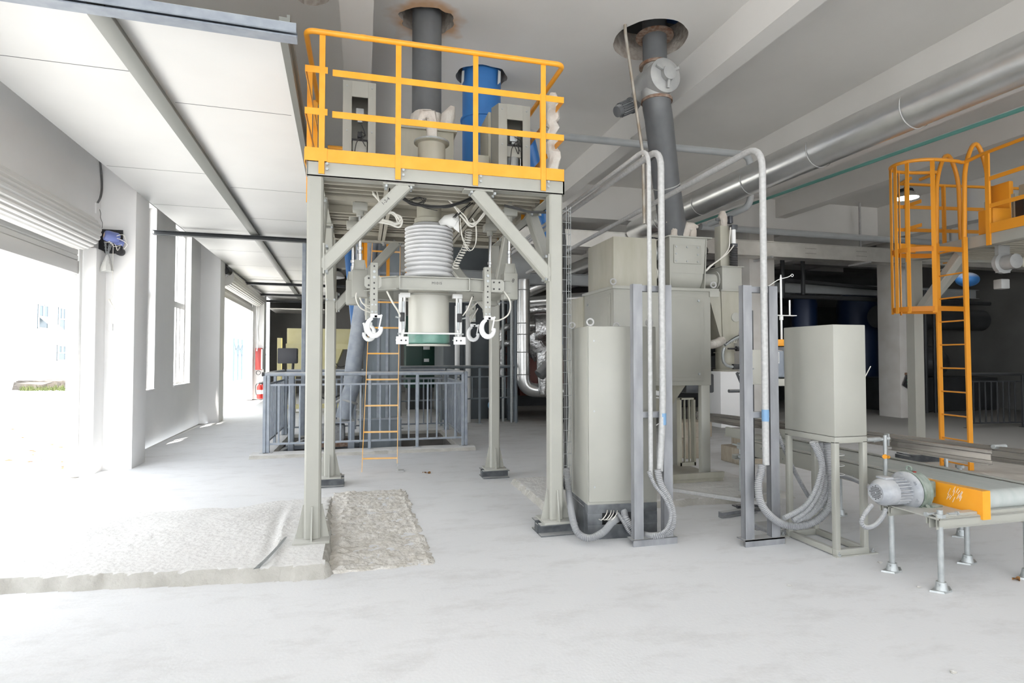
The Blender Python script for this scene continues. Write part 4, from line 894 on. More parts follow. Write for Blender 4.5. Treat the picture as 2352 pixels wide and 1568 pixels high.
b = MB(cbx); b.box((.0,.0,.0),(W_,.02,.11),.003); b.box((0,0,.205),(W_,.02,.275),.003); b.box((0,0,.11),(.12,.02,.205)); b.box((.47,0,.11),(W_,.02,.205)); b.box((0,.02,0),(.02,D_c,.275),.003); b.box((W_-.02,.02,0),(W_,D_c,.275),.003); b.box((0,D_c-.02,0),(W_,D_c,.275)); 
b.box((-.003,.10,.03),(.002,.50,.24),.002); b.build('plinth', M['plinth'], cab1)
b = MB(cbx); b.box((.021,.05,.02),(W_-.021,.06,.27)); b.build('shade_panel', M['black'], cab1)  # black panel stands in for the darkness inside the plinth hole
b = MB(cbx)
for x, y in ((.03,.55),(.04,.04),(W_-.14,.55),(W_-.04,.04)): b.torus((x,y,HT+.034),.026,.007,(.3,1,0),20); b.cyl((x,y,HT-.002),(x,y,HT+.012),.014,seg=12)
b.split('lifting_ring', M['galvdull'], cab1)

def cframe(x0, x1, y, top, lab, m='zinc'):
    r = thing('conduit_stand', lab, 'conduit frame', ((x0+x1)/2, y, 0)); s = .078
    for x in (x0, x1):
        b = MB(); b.chan((x, y, .045), (x, y, top), .05, s, .007, up=(1 if x == x1 else -1,0,0)); 
        b.box((x-s/2,y-.03,.045),(x+s/2,y-.022,top)); b.build('upright', M[m], r)
    b = MB(); b.box((x0-.06,y-.055,0),(x1+.06,y-.047,.05)); b.box((x0-.06,y-.055,.042),(x1+.06,y+.05,.05)); b.build('base_channel', M['zinc'], r)
    b = MB(); b.bar((x0,y+.0,top-.03),(x1,y+.0,top-.03),.04,.05); b.bar((x0,y,1.0),(x1,y,1.0),.04,.05); b.split('cross_piece', M['zinc'], r)
    return r
f1 = cframe(2.07, 2.325, 4.08, 2.02, 'grey steel channel frame carrying two conduits in front of the tall cabinet')
f2 = cframe(2.895, 3.13, 3.86, 2.01, 'grey steel channel frame carrying one conduit, left of the cabinet on a stand')
def conduit(name, lab, pts, r, rad, bands, m='galvdull'):
    c = thing(name, lab, 'conduit', tuple(pts[0])); b = MB(); b.bend(pts, r, rad, 14); b.build('tube', M[m], c)
    for p in bands: b = MB(); b.cyl((p[0],p[1],p[2]-.045),(p[0],p[1],p[2]+.045),r*1.06,seg=14); b.build('blue_tape', mat('blue_tape', (.18,.32,.5), .6) if 'blue_tape' not in bpy.data.materials else bpy.data.materials['blue_tape'], c)
    return c
X1, X2 = 2.162, 2.262
conduit('steel_conduit', 'thin galvanised conduit rising over the left channel frame and turning back', [(X1,4.03,.53),(X1,4.03,3.10),(X1-.06,9.6,3.02)], .0175, .16, [])
conduit('steel_conduit', 'thick galvanised conduit rising over the left channel frame and turning back', [(X2-.03,4.02,.57),(X2+.0,4.02,1.0),(X2,4.02,3.10),(X2-.12,9.6,3.0)], .026, .17, [(X2,4.02,.97)])
conduit('steel_conduit', 'galvanised conduit rising over the right channel frame and turning far back', [(3.02,3.80,.62),(3.02,3.80,3.12),(2.95,10.2,3.02)], .026, .2, [(3.02,3.80,1.0)])
# flexible sleeves
def flexo(lab, pts, r, y=None, name='flexible_conduit', m='flex', grp=None, pitch=.013):
    c = thing(name, lab, 'flexible conduit', tuple(pts[0]), grp); b = MB(); b.flex(pts, r, pitch, 10); b.build('sleeve', M[m], c); return c
g = lambda u, v, y: P(u, v, y=y)
flexo('thick ribbed sleeve looping from the thick conduit into the tall cabinet plinth', [g(1510,1078,4.0),g(1518,1112,3.98),g(1537,1150,3.97),g(1546,1190,3.97),g(1536,1220,3.98),g(1508,1230,4.02),g(1480,1228,4.13),g(1450,1208,4.17),g(1436,1185,4.2),g(1433,1170,4.3)], .026)
flexo('thin ribbed sleeve from the thin conduit into the tall cabinet plinth', [g(1490,1082,4.01),g(1505,1115,3.99),g(1528,1145,3.95),g(1541,1180,3.94),g(1534,1210,3.95),g(1515,1226,3.99),g(1480,1236,4.13),g(1450,1226,4.16),g(1430,1195,4.2),g(1415,1172,4.3)], .014)
flexo('thick ribbed sleeve from the wire tray down into the left of the cabinet plinth', [(1.70,4.66,.50),(1.70,4.60,.30),g(1316,1195,4.3),g(1330,1226,4.2),g(1355,1235,4.13),g(1385,1222,4.13),g(1405,1200,4.2),g(1420,1190,4.33)], .026)
for i, (a, s) in enumerate(((1395,0),(1404,1),(1410,2),(1418,3))):
    b = MB(); b.tube([g(a,1168,4.3),g(a-2,1180,4.19),g(a-12,1193,4.18),g(a-20,1192,4.28)], .004, 6); solo('cabinet_cable', b, 'whitecable', 'thin pale cable curling out of the hole in the dark plinth', 'cable', 'thin cables in the plinth hole')

# ------------------------------------------------------------------ cabinet on a stand
sx0, sx1, sy0, sy1 = 3.335, 3.625, 3.455, 3.965
st = thing('cabinet_on_stand', 'beige cabinet on an open four-legged stand in front of the conveyor', 'cabinet', ((sx0+sx1)/2,(sy0+sy1)/2,0))
b = MB(); b.box((sx0,sy0,.868),(sx1,sy1,1.69),.005); b.build('cabinet_body', M['paint'], st)
b = MB(); t = .04
b.box((sx0,sy0,.82),(sx1,sy1,.864),.002)
b.build('top_frame', M['paint'], st)
for x, y in ((sx0,sy0),(sx1-t,sy0),(sx0,sy1-t),(sx1-t,sy1-t)): b = MB(); b.box((x,y,.01),(x+t,y+t,.83),.003); b.build('leg', M['paint'], st)
b = MB(); 
for (p, q) in (((sx0,sy0,.008),(sx1,sy0+t,.05)),((sx0,sy1-t,.008),(sx1,sy1,.05)),((sx0,sy0+t+.002,.008),(sx0+t,sy1-t-.002,.05)),((sx1-t,sy0+t+.002,.008),(sx1,sy1-t-.002,.05))): b.box(p, q, .002)
b.box((sx0-.01,sy0-.012,0),(sx1+.07,sy0+.03,.008)); b.box((sx0-.05,sy1-.03,0),(sx1+.01,sy1+.03,.008)); b.bm.transform(Matrix.Translation((3.48,3.71,0)) @ Matrix.Diagonal((1.012,1.008,1,1)) @ Matrix.Translation((-3.48,-3.71,0))); b.build('base_frame', M['paint'], st)
b = MB()
for x, y in ((sx1+.045,sy0+.01),(sx0-.03,sy1),(sx0+.02,sy0-.004)): b.bolt((x,y,.006),(0,0,1),.012,.014); b.cyl((x,y,.006),(x,y,.035),.005,seg=8)
b.split('anchor_bolt', M['galv'], st)
b = MB(); b.tube([(sx1-.01,sy0+.1,1.24),(sx1+.03,sy0+.1,1.24),(sx1+.08,sy0+.1,1.28),(sx1+.15,sy0+.1,1.38)], .0035, 6); b.build('loose_wire', M['whitecable'], st)
# sleeves between the right frame and the stand cabinet
flexo('thick ribbed sleeve drooping from the right conduit into the cabinet on the stand', [g(1750,1068,3.79),g(1748,1085,3.78),g(1742,1110,3.77),g(1746,1150,3.76),g(1765,1180,3.75),g(1795,1202,3.74),g(1830,1208,3.7),g(1870,1198,3.66),g(1900,1170,3.64),g(1912,1130,3.62),g(1908,1080,3.62),g(1900,1015,3.62)], .027)
bp = [((1872,1015),(1885,1045),(1890,1085),(1880,1130),(1855,1170),(1820,1195)), ((1885,1015),(1895,1050),(1900,1090),(1888,1140),(1860,1180),(1825,1197)), ((1898,1015),(1905,1045),(1910,1080),(1912,1120),(1905,1150),(1895,1175)), ((1865,1015),(1882,1050),(1886,1080),(1870,1130),(1845,1165),(1800,1190)), ((1890,1015),(1900,1050),(1904,1085),(1900,1130),(1880,1165),(1850,1190))]
lb = ['first ribbed sleeve from the left in the bundle under the cabinet on the stand','middle ribbed sleeve bundled under the cabinet on the stand','rightmost ribbed sleeve bundled under the cabinet on the stand','thin outer ribbed sleeve bundled under the cabinet on the stand','short ribbed sleeve at the back of the bundle under the cabinet on the stand']
for k, p_ in enumerate(bp): flexo(lb[k], [g(u,v,3.62+.035*(k%3)) for u, v in p_], .018)
flexo('long ribbed sleeve hanging behind the right channel frame', [g(1757,860,3.95),g(1770,930,4.0),g(1785,990,4.0),g(1810,1050,4.0),g(1840,1110,4.02),g(1870,1155,4.05),g(1900,1162,4.05)], .016)
flexo('grey sleeve lying on the floor behind the right channel frame', [g(1710,1188,4.35),g(1740,1210,4.2),g(1775,1222,4.05),g(1805,1222,3.99),g(1822,1205,3.98),g(1828,1180,4.0)], .024)
b = MB(); 
for z in (.55,.62,.70): b.torus((3.54,3.66,z),.058,.0025,(0,0,1),20,rs=5)
solo('cable_tie', b, 'white', 'white cable ties round the sleeve bundle under the cabinet on the stand', 'cable tie')

# ================================================================== BELT CONVEYOR
cv = thing('belt_conveyor', 'belt conveyor with yellow guard running away beside the cabinet on the stand', 'conveyor', (4.05,4,0))
cx0, cx1, cy0, cy1, zt = 3.86, 4.36, 2.86, 5.15, .585
b = MB(); n = 10; pr = []
for k in range(n+1): a = -PI/2-PI*k/n; pr.append((cy0+.062*math.cos(a)*1, .525+.062*math.sin(a)))
pr = [(cy1,.463)]+pr+[(cy1,.587)]
for k in range(1, n): a = PI/2-PI*k/n; pr.append((cy1+.062*math.cos(a), .525+.062*math.sin(a)))
A = [b.bm.verts.new((cx0+.035,y,z)) for y, z in pr]; B = [b.bm.verts.new((cx1-.035,y,z)) for y, z in pr]
for i in range(len(pr)): j = (i+1) % len(pr); b.bm.faces.new((A[i],A[j],B[j],B[i]))
b.build('belt', M['belt'], cv)
b = MB(); b.cyl((cx0+.01,cy0,.525),(cx1-.01,cy0,.525),.057,seg=28); b.cyl((cx0-.0,cy1,.525),(cx1,cy1,.525),.057,seg=28); b.build('head_roller', M['galv'], cv)
for x, nm in ((cx0,'a'),(cx1,'b')):
    b = MB(); s = 1 if x == cx0 else -1; b.chan((x,cy0+.35,.515),(x,cy1+.05,.515),.04,.14,.004,up=(0,0,1)) if s > 0 else b.chan((x,cy1+.05,.515),(x,cy0-.05,.515),.04,.14,.004,up=(0,0,1))
    b.bar((x,cy0+.3 if s > 0 else cy0-.05,.595),(x,cy1+.05,.595),.035,.012); b.build('side_frame', M['paint'], cv)
b = MB()
for y in (3.7,4.1,4.5,4.9): b.bolt((cx0-.02,y,.54),(-1,0,0),.009,.007); b.bolt((cx0-.02,y+.1,.49),(-1,0,0),.007,.006)
b.split('bolt', M['galv'], cv)
b = MB(); b.prism([(cx0-.075,cy0-.10,.605),(cx0-.075,cy0-.10,.425),(cx0-.075,cy0+.36,.455),(cx0-.075,cy0+.36,.60)],(.065,0,0)); gd = b.build('chain_guard', M['yellow'], cv)
b = MB()
for k in range(16): c = Vector((cx0-.0755,cy0+.04+.10*random.random(),.49+.07*random.random())); b.bar(c, c+Vector((0,-.012-.01*random.random(),.02+.02*random.random())),.001,.0025)
b.build('scratches', M['sticker'], gd)['kind'] = 'stuff'
# cross channels and feet
for y, x0_ in ((2.82,3.455),(3.14,3.44)):
    b = MB(); b.chan((x0_,y,.425),(4.42,y,.425),.09,.05,.006,up=(0,-1,0)) ; b.box((x0_,y-.045,.44),(4.42,y+.045,.45)); b.box((x0_,y-.045,.40),(4.42,y-.039,.45)); b.box((x0_,y+.039,.40),(4.42,y+.045,.45)); b.build('cross_channel', M['paint'], cv)
def foot(x, y, z1, top=.05, par=cv, sy=1):
    b = MB(); b.cyl((x,y,.03),(x,y,z1+top),.017,seg=16); b.bolt((x,y,z1+.002),(0,0,1),.03,.022); o = b.build('leg', M['galv'], par)
    b = MB(); b.lathe((x,y,.008),[(.038,0),(.03,.03),(.027,.05)],seg=16); b.loft([(x-.03,y-.045,.0),(x+.05,y-.03,0),(x+.105,y+.03,0),(x-.0,y+.045,0),(x-.085,y+.01,0)],[(x-.03,y-.04,.01),(x+.05,y-.028,.01),(x+.10,y+.028,.01),(x-.0,y+.04,.01),(x-.08,y+.01,.01)]); b.bolt((x-.03,y-.01,.045),(-1,-.3,0),.007,.015); b.build('foot', M['galv'], o)
foot(3.487,2.80,.45); foot(3.487,3.14,.40,.02); foot(4.14,3.13,.40,.0); foot(4.24,2.82,.40,.0)
foot(3.84,5.22,.40,.12); foot(4.25,4.35,.42,.0); foot(4.7,3.6,.55,0)
b = MB(); b.chan((3.76,5.22,.41),(4.42,5.22,.41),.07,.05,.006,up=(0,0,1)); b.build('cross_channel', M['paint'], cv)
b = MB(); b.cyl((3.42,2.83,.47),(3.49,2.83,.47),.008,seg=8); b.bolt((3.42,2.83,.47),(-1,0,0),.014,.012); b.cyl((3.55,2.80,.47),(3.62,2.80,.47),.008,seg=8); b.bolt((3.62,2.80,.47),(1,0,0),.014,.012); b.split('adjusting_bolt', M['galv'], cv)
b = MB(); b.prism([(3.44,3.14,.446),(3.44,2.78,.446),(3.80,2.78,.446),(3.80,3.36,.446)],(0,0,.008)); b.build('motor_plate', M['paint'], cv)
b = MB(); b.box((3.78,5.12,.50),(3.81,5.2,.56)); b.cyl((3.76,5.1,.54),(3.76,5.24,.54),.01,seg=8); b.cyl((3.80,5.05,.54),(3.74,5.05,.54),.014,seg=8); b.build('belt_tensioner', M['galv'], cv)
b = MB(); b.box((3.89,5.2,.585),(3.92,5.55,.68),.004); b.box((4.33,5.1,.585),(4.35,5.5,.68),.01); b.box((3.9,5.2,.575),(4.34,5.6,.583)); b.build('transfer_plate', M['paint'], cv)
b = MB(); b.torus((3.88,cy0,.525),.055,.006,(1,0,0),24); b.build('roller_end', M['darksteel'], cv)
# geared motor
gm = thing('geared_motor', 'grey ribbed electric motor with worn green gearbox mounted beside the yellow guard', 'motor', (3.5,3.12,.45)); gm.parent = cv; gm.location = Vector((3.5,3.12,.45))-worg(cv)
for k in ('label','category'): del gm[k]
my, mz = 3.10, .548; ax = Vector((1,0,0)); mo = Vector((3.315,my,mz))
b = MB(); b.lathe(mo, [(.028,.0),(.06,.0),(.083,.035),(.088,.05),(.088,.115),(.08,.118)], ax, 36)
nf = 22; R0, R1 = .066, .088
ring = []
for k in range(nf*4):
    a = 2*PI*k/(nf*4); r = R1 if k % 4 in (0,1) else R0; ring.append((r*math.cos(a), r*math.sin(a)))
b.loft([(3.43,my+y,mz+z) for y, z in ring],[(3.55,my+y,mz+z) for y, z in ring]); b.lathe((3.535,my,mz), [(.09,0),(.125,.02),(.128,.026),(.128,.038),(.1,.04)], ax, 40)
for k in range(6): a = 2*PI*k/6+.4; b.bolt((3.555,my+.108*math.cos(a),mz+.108*math.sin(a)),(-1,0,0),.013,.012)
b.box((3.37,my-.03,mz+.085),(3.44,my+.05,mz+.10),.005); b.build('motor_housing', M['motorgrey'], gm)
b = MB()
for i in range(-4,5):
    for j in range(-4,5):
        if i*i+j*j < 17 and i*i+j*j > .5: b.box((3.3145,my+i*.011-.0038,mz+j*.011-.0038),(3.316,my+i*.011+.0038,mz+j*.011+.0038))
b.build('fan_grille', M['ink'], gm)
b = MB(); b.lathe((3.576,my,mz), [(.132,0),(.134,.014),(.122,.02),(.122,.065),(.128,.07),(.128,.08),(.10,.09),(.05,.10)], ax, 40); b.torus((3.60,my,mz+.145),.016,.006,(1,.2,0),18); 
for k in range(6): a = 2*PI*k/6; b.bolt((3.60,my+.112*math.cos(a),mz+.112*math.sin(a)),(1,0,0),.012,.012)
b.prism([(3.62,my-.11,.452),(3.62,my+.11,.452),(3.62,my+.05,.53),(3.62,my-.05,.53)],(.06,0,0)); b.box((3.65,my-.12,.452),(3.74,my+.13,.468),.003)
b.box((3.66,my-.05,mz-.05),(3.775,my+.05,mz+.06),.012); b.build('gearbox', M['motorgreen'], gm)
b = MB(); b.cyl((3.62,my-.01,mz+.117),(3.66,my-.01,mz+.117),.01,seg=10); b.build('red_plug', M['red'], gm)
flexo('ribbed sleeve looping under the grey geared motor', [P(2002,1160,y=3.03),P(1985,1182,y=3.0),P(1979,1200,y=3.0),P(1990,1211,y=3.0),P(2010,1205,y=3.02),P(2028,1185,y=3.05),P(2034,1168,y=3.08)], .013, m='flex')
flexo('short dark sleeve along the conveyor side behind the stand', [(3.72,3.9,.50),(3.70,3.7,.505),(3.66,3.5,.49),(3.56,3.36,.50)], .016)
# guide rails
def rail(name, p, q, h, lab, m='rail'):
    b = MB(); p = Vector(p); q = Vector(q); r = thing(name, lab, 'guide rail', tuple((p+q)/2)); 
    b.sweep(p, q, [(-.03,-h/2),(.01,-h/2),(.01,-h/2+.004),(-.026,-h/2+.004),(-.026,-h*.25),(-.016,-h*.2),(-.016,h*.2),(-.026,h*.25),(-.026,h/2-.004),(.01,h/2-.004),(.01,h/2),(-.03,h/2),(-.03,h*.26),(-.02,h*.22),(-.02,-h*.22),(-.03,-h*.26)], (0,0,1)); b.build('channel', M[m], r); return r
r1 = rail('guide_rail', (3.90,3.52,.79), (3.93,2.82,.80), .095, 'short bright steel guide rail over the near end of the belt')
b = MB(); b.cyl((3.84,3.50,.52),(3.84,3.50,.86),.014,seg=14); b.cyl((3.76,3.53,.815),(3.88,3.50,.835),.013,seg=12); b.cyl((3.66,3.50,.83),(3.80,3.51,.83),.016,seg=12); b.box((3.865,3.49,.775),(3.873,3.53,.87),.003); b.box((3.845,3.48,.52),(3.853,3.53,.60)); b.build('clamp_bracket', M['galv'], r1)
b = MB(); b.lathe((3.83,3.49,.70),[(.018,-.0),(.018,.018)],(-1,-.5,0),6); b.lathe((3.87,3.51,.69),[(.014,0),(.014,.018)],(1,.3,0),6); b.build('yellow_knob', M['yellow'], r1)
r2_ = rail('guide_rail', (4.50,6.7,.65), (4.52,2.9,.745), .11, 'long steel guide rail along the far side of the belt')
b = MB(); b.cyl((4.56,3.6,.5),(4.56,3.6,.68),.014,seg=12); b.cyl((4.50,3.2,.79),(4.62,3.2,.79),.016,seg=12); b.build('clamp_bracket', M['galv'], r2_)
r3_ = rail('guide_rail', (4.05,6.4,.72), (4.0,5.35,.74), .10, 'worn steel guide rail piece at the far end of the belt')

# ================================================================== SEWING STATION BEHIND THE RIGHT FRAME
sw = thing('sewing_stand', 'dark upright post with motor and thread stand behind the right channel frame', 'sewing station', (3.6,4.75,0))
b = MB(); b.box((3.555,4.72,.0),(3.63,4.80,1.90),.004); b.cyl((3.59,4.76,1.9),(3.59,4.76,1.93),.01); b.build('post', M['darksteel'], sw)
b = MB(); b.box((3.5,4.66,.0),(3.68,4.9,.012)); b.bar((3.45,4.75,.03),(3.8,4.75,.03),.03,.03); b.build('foot_plate', M['darksteel'], sw)
b = MB(); b.box((3.56,4.69,1.19),(3.775,4.715,1.52),.004); 
b.build('carriage_plate', M['cream'], sw)
b = MB(); b.lathe((3.76,4.68,1.23),[(.022,0),(.018,.012),(.008,.014)],(0,-1,0),18); b.build('guide_wheel', M['galv'], sw)
b = MB()
for x, z in ((3.585,1.22),(3.585,1.50),(3.60,1.34)): b.bolt((x,4.69,z),(0,-1,0),.008,.006)
b.split('bolt', M['galv'], sw)
b = MB(); b.box((3.80,4.72,1.25),(4.18,4.9,1.52),.03)
for k in range(7): b.box((3.97+k*.03,4.70,1.30),(3.98+k*.03,4.9,1.55))
b.build('motor', M['steelgrey'], sw); 
b = MB(); b.box((3.86,4.716,1.39),(3.915,4.719,1.50)); lp = b.build('name_plate', M['sticker'], sw)
b = MB()
for k in range(5): b.box((3.868+.009*k,4.7150,1.40),(3.870+.009*k,4.716,1.49))
b.build('fine_print', M['ink'], lp)
writing('M M', 'red_mark', .045, 'inkred', sw, Matrix.Translation((3.79,4.715,1.42)) @ Matrix.Rotation(-PI/2,4,'Y') @ Matrix.Rotation(PI/2,4,'X'))
b = MB(); b.torus((4.02,4.71,1.29),.018,.005,(0,1,0),20); b.torus((4.02,4.71,1.29),.007,.003,(0,1,0),14); b.build('round_sticker', M['inkred'], sw)
b = MB(); b.box((3.78,4.73,1.17),(4.25,4.8,1.24),.004); b.build('arm', M['cream'], sw)
b = MB(); b.box((3.90,4.76,1.56),(4.13,4.88,1.625),.004); b.build('yellow_block', M['yellow'], sw)
b = MB(); X = 4.03; Y = 4.82
b.cyl((X,Y,1.62),(X,Y,2.25),.010,seg=12); b.lathe((X,Y,1.82),[(.018,0),(.018,.05)],seg=12); b.box((X-.14,Y-.03,1.86),(X+.16,Y+.03,1.868),.002); b.cyl((X-.1,Y,1.86),(X-.1,Y,2.0),.008,seg=10); b.cyl((X+.1,Y,1.86),(X+.1,Y,2.02),.008,seg=10)
b.cyl((X,Y,2.25),(X,Y,2.27),.006,seg=8); b.tube([(X-.15,Y,2.15),(X-.05,Y,2.21),(X,Y,2.23),(X+.08,Y,2.25),(X+.12,Y,2.27)],.004,6); b.torus((X+.135,Y,2.27),.013,.003,(0,1,0),14); b.build('thread_stand', M['white'], sw)
b = MB(); b.cyl((3.35,4.72,1.13),(3.52,4.72,1.13),.016,seg=14); b.bar((3.52,4.72,1.13),(3.44,4.72,1.30),.012,.03,up=(0,1,0)); b.cyl((3.43,4.70,1.30),(3.47,4.70,1.30),.012,seg=10); b.build('handle', M['darksteel'], sw)
b = MB(); b.bar((2.62,5.45,.16),(3.60,4.35,.13),.045,.035); b.bar((3.58,4.37,.13),(3.62,4.7,.10),.04,.03)
solo('floor_brace', b, 'galvdull', 'dusty steel strut sloping along the floor towards the sewing post', 'strut')
b = MB(); b.chan((3.13,4.55,.03),(3.55,4.62,.03),.05,.05,.005); solo('channel_offcut', b, 'zinc', 'short grey box channel offcut lying on the floor by the sewing post', 'steel offcut')
b = MB(); b.box((3.2,4.15,0),(3.75,4.35,.006)); solo('floor_plate', b, 'zinc', 'thin steel sheet lying on the floor behind the right channel frame', 'steel sheet')
# pale panel standing behind the sewing post
b = MB(); b.box((7.12,10.3,.12),(7.75,10.8,1.15),.01); 
pnl = thing('white_cabinet', 'low white painted box standing against the square column', 'cabinet', (7.43,10.55,0)); b.build('cabinet_body', M['wall'], pnl)
b = MB(); b.box((7.14,10.32,0),(7.73,10.78,.12)); b.build('plinth', M['wall'], pnl)

# ================================================================== WEIGHING AND FILLING MACHINE
wmch = thing('weighing_machine', 'large beige weighing and packing machine on legs behind the tall cabinet', 'packing machine', (3.25,6.2,.06))
mx0, mx1, my0, my1 = 2.655, 3.86, 5.76, 6.62
b = MB(); b.box((mx0,my0,1.13),(mx1,my1,2.22),.005); b.box((mx0-.02,my0-.02,2.20),(mx1+.10,my1+.02,2.235),.003); b.box((mx1-.02,my0-.02,2.14),(mx1+.10,my0,2.235)); b.build('machine_body', M['paint'], wmch)
b = MB(); b.box((mx0+.20,my0-.014,1.18),(mx1-.10,my0-.0,2.17),.004); b.box((mx0+.24,my0-.02,1.22),(mx1-.14,my0-.012,2.13),.004); dpn = b.build('front_panel', M['paint'], wmch)
b = MB()
for x in (mx0+.27,mx1-.17):
    for z in (1.26,2.09): b.bolt((x,my0-.02,z),(0,-1,0),.014,.014)
b.split('panel_screw', M['galv'], dpn)
b = MB(); b.box((mx0-.014,my0+.08,1.18),(mx0,my1-.08,2.16),.004); b.box((mx0-.02,my0+.12,1.22),(mx0-.01,my1-.12,2.12),.004); b.build('side_panel', M['paint'], wmch)
b = MB(); b.bolt((mx0-.02,my1-.17,2.08),(-1,0,0),.014,.014); b.box((mx0-.03,my0+.05,1.5),(mx0-.0,my0+.09,1.62)); b.build('panel_screw', M['galv'], wmch)
b = MB(); b.box((mx0-.02,6.62,1.0),(mx0+.4,7.3,2.20),.006); b.build('rear_body', M['paintold'], wmch)
for (x, y, w2) in ((2.70,5.80,.04),(3.79,5.80,.055),(2.70,6.5,.04),(3.80,6.5,.05),(3.44,6.1,.045)):
    b = MB(); b.box((x-w2,y-.035,.06),(x+w2,y+.035,1.14),.004); b.build('leg', M['paint'], wmch)
b = MB()
for (p, q) in (((3.53,5.88,.20),(3.55,5.95,.98)),((3.71,5.88,.20),(3.73,5.95,.98)),((3.53,5.88,.96),(3.73,5.95,.98)),((3.53,5.88,.20),(3.73,5.95,.24)),((3.60,5.9,.22),(3.61,5.93,.96)),((3.66,5.9,.22),(3.67,5.93,.96))): b.box(p, q)
b.build('slotted_panel', M['paintold'], wmch)
b = MB(); b.loft([(3.15,5.9,1.13),(3.62,5.9,1.13),(3.62,6.4,1.13),(3.15,6.4,1.13)],[(3.30,6.05,.80),(3.46,6.05,.80),(3.46,6.25,.80),(3.30,6.25,.80)]); b.box((3.1,5.85,.98),(3.3,5.95,1.02)); b.build('discharge_hopper', M['paintold'], wmch)
b = MB(); b.cyl((3.13,5.82,1.06),(3.24,5.82,1.04),.03,seg=14); b.tube([(3.1,5.8,1.0),(3.26,5.8,.98),(3.32,5.8,.86),(3.26,5.8,.74),(3.12,5.8,.66)],.006,6); b.build('air_fitting', M['white'], wmch)
b = MB(); b.box((2.6,5.68,.055),(3.95,6.65,.10),.003); b.box((2.75,5.66,.10),(3.95,5.70,.16)); b.build('base_tray', M['paintold'], wmch)
# upper left housing
b = MB(); b.box((2.70,5.86,2.235),(3.22,6.60,2.80),.005); b.box((3.20,5.88,2.235),(3.245,6.58,2.80)); 
b.build('upper_housing', M['paintold'], wmch)
b = MB()
for x, y in ((2.66,5.78),(3.9,5.76),): b.torus((x,y,2.28),.030,.009,(.2,1,0),20)
b.split('lifting_ring', M['galvdull'], wmch)
# product hopper on top
b = MB(); hx0, hx1, hy0, hy1 = 3.40, 3.87, 5.86, 6.35
b.loft([(hx0,hy0,2.42),(hx1-.03,hy0,2.42),(hx1-.03,hy1,2.42),(hx0,hy1,2.42)],[(hx0,hy0,2.83),(hx1,hy0,2.83),(hx1,hy1,2.83),(hx0,hy1,2.83)])
b.rings([(hx0,6.08,2.42),(hx1-.035,6.08,2.42)],.215,28); b.box((hx0-.012,hy0-.02,2.235),(hx0,hy1,2.83)); b.prism([(hx1-.03,hy0-.01,2.235),(hx1-.03,hy1,2.235),(hx1+.0,hy1,2.83),(hx1+.0,hy0-.01,2.83)],(.012,0,0)); b.build('product_hopper', M['paint'], wmch)
b = MB(); b.box((hx0-.03,hy0-.03,2.83),(hx1+.07,hy1+.05,2.845),.002); b.prism([(hx0-.03,hy0-.03,2.845),(hx0-.30,hy0+.5,2.75),(hx0-.30,hy0+.5,2.735),(hx0-.03,hy0-.03,2.83)],(0,.35,0)); b.build('hopper_lid', M['paint'], wmch)
b = MB(); b.box((hx0+.05,hy0-.014,2.53),(hx1-.07,hy0-.004,2.745),.002); ic = b.build('inspection_cover', M['paint'], wmch)
b = MB()
for i in range(3):
    for j in range(3):
        if (i, j) != (1,1): b.bolt((hx0+.075+i*.14,hy0-.014,2.555+j*.083),(0,-1,0),.010,.008)
b.split('bolt', M['galv'], ic)
b = MB(); b.lathe((3.36,6.02,2.42),[(.05,-.10),(.05,0),(.08,.0),(.08,.012),(.045,.012),(.045,.05)],(1,0,0),24); b.lathe((3.23,6.02,2.42),[(.11,0),(.11,.012),(.06,.012),(.06,.05),(.085,.05),(.085,.062),(.04,.062)],(1,0,0),28); 
b.build('drive_shaft', M['cream'], wmch)
b = MB(); b.lathe((3.30,6.02,2.66),[(.04,-.06),(.06,0),(.075,.01),(.075,.05),(.05,.06)],(1,0,0),24); b.box((3.22,6.1,2.58),(3.35,6.3,2.74),.01); b.build('drive_motor', M['galv'], wmch)
# screw pipe to the second hopper
b = MB(); b.cyl((hx1-.05,6.08,2.38),(4.13,6.08,2.38),.078,seg=28); b.lathe((4.12,6.08,2.38),[(.115,0),(.115,.015),(.1,.018)],(1,0,0),28); b.build('screw_pipe', M['paint'], wmch)
b = MB(); b.box((4.15,5.95,2.24),(4.42,6.30,2.535),.003); b.box((4.13,5.93,2.53),(4.44,6.32,2.54)); b.box((4.10,5.9,2.235),(4.42,6.34,2.25)); b.build('transfer_box', M['paint'], wmch)
b = MB(); b.loft([(4.12,5.93,2.235),(4.45,5.93,2.235),(4.45,6.32,2.235),(4.12,6.32,2.235)],[(4.18,5.99,1.62),(4.37,5.99,1.62),(4.37,6.2,1.62),(4.18,6.2,1.62)]) ; b.loft([(3.98,6.0,2.235),(4.14,5.94,2.235),(4.14,6.3,2.235),(3.98,6.3,2.235)],[(4.17,6.0,1.62),(4.2,6.0,1.62),(4.2,6.2,1.62),(4.17,6.2,1.62)]); b.prism([(4.45,6.0,2.235),(4.56,6.0,2.235),(4.45,6.0,2.14)],(0,.2,0)); b.build('second_hopper', M['paintold'], wmch)
b = MB(); b.lathe((4.33,5.955,1.93),[(.055,0),(.055,.008)],(-.1,-1,0),24)
b.build('port_cover', M['paint'], wmch)
b = MB(); b.lathe((4.28,6.1,1.30),[(.11,0),(.11,.32)],seg=28); b.lathe((4.28,6.1,1.50),[(.115,0),(.13,.0),(.13,.012),(.115,.012)],seg=28); b.lathe((4.28,6.1,1.28),[(.14,0),(.14,.02)],seg=28); b.build('filling_nozzle', M['paintold'], wmch)
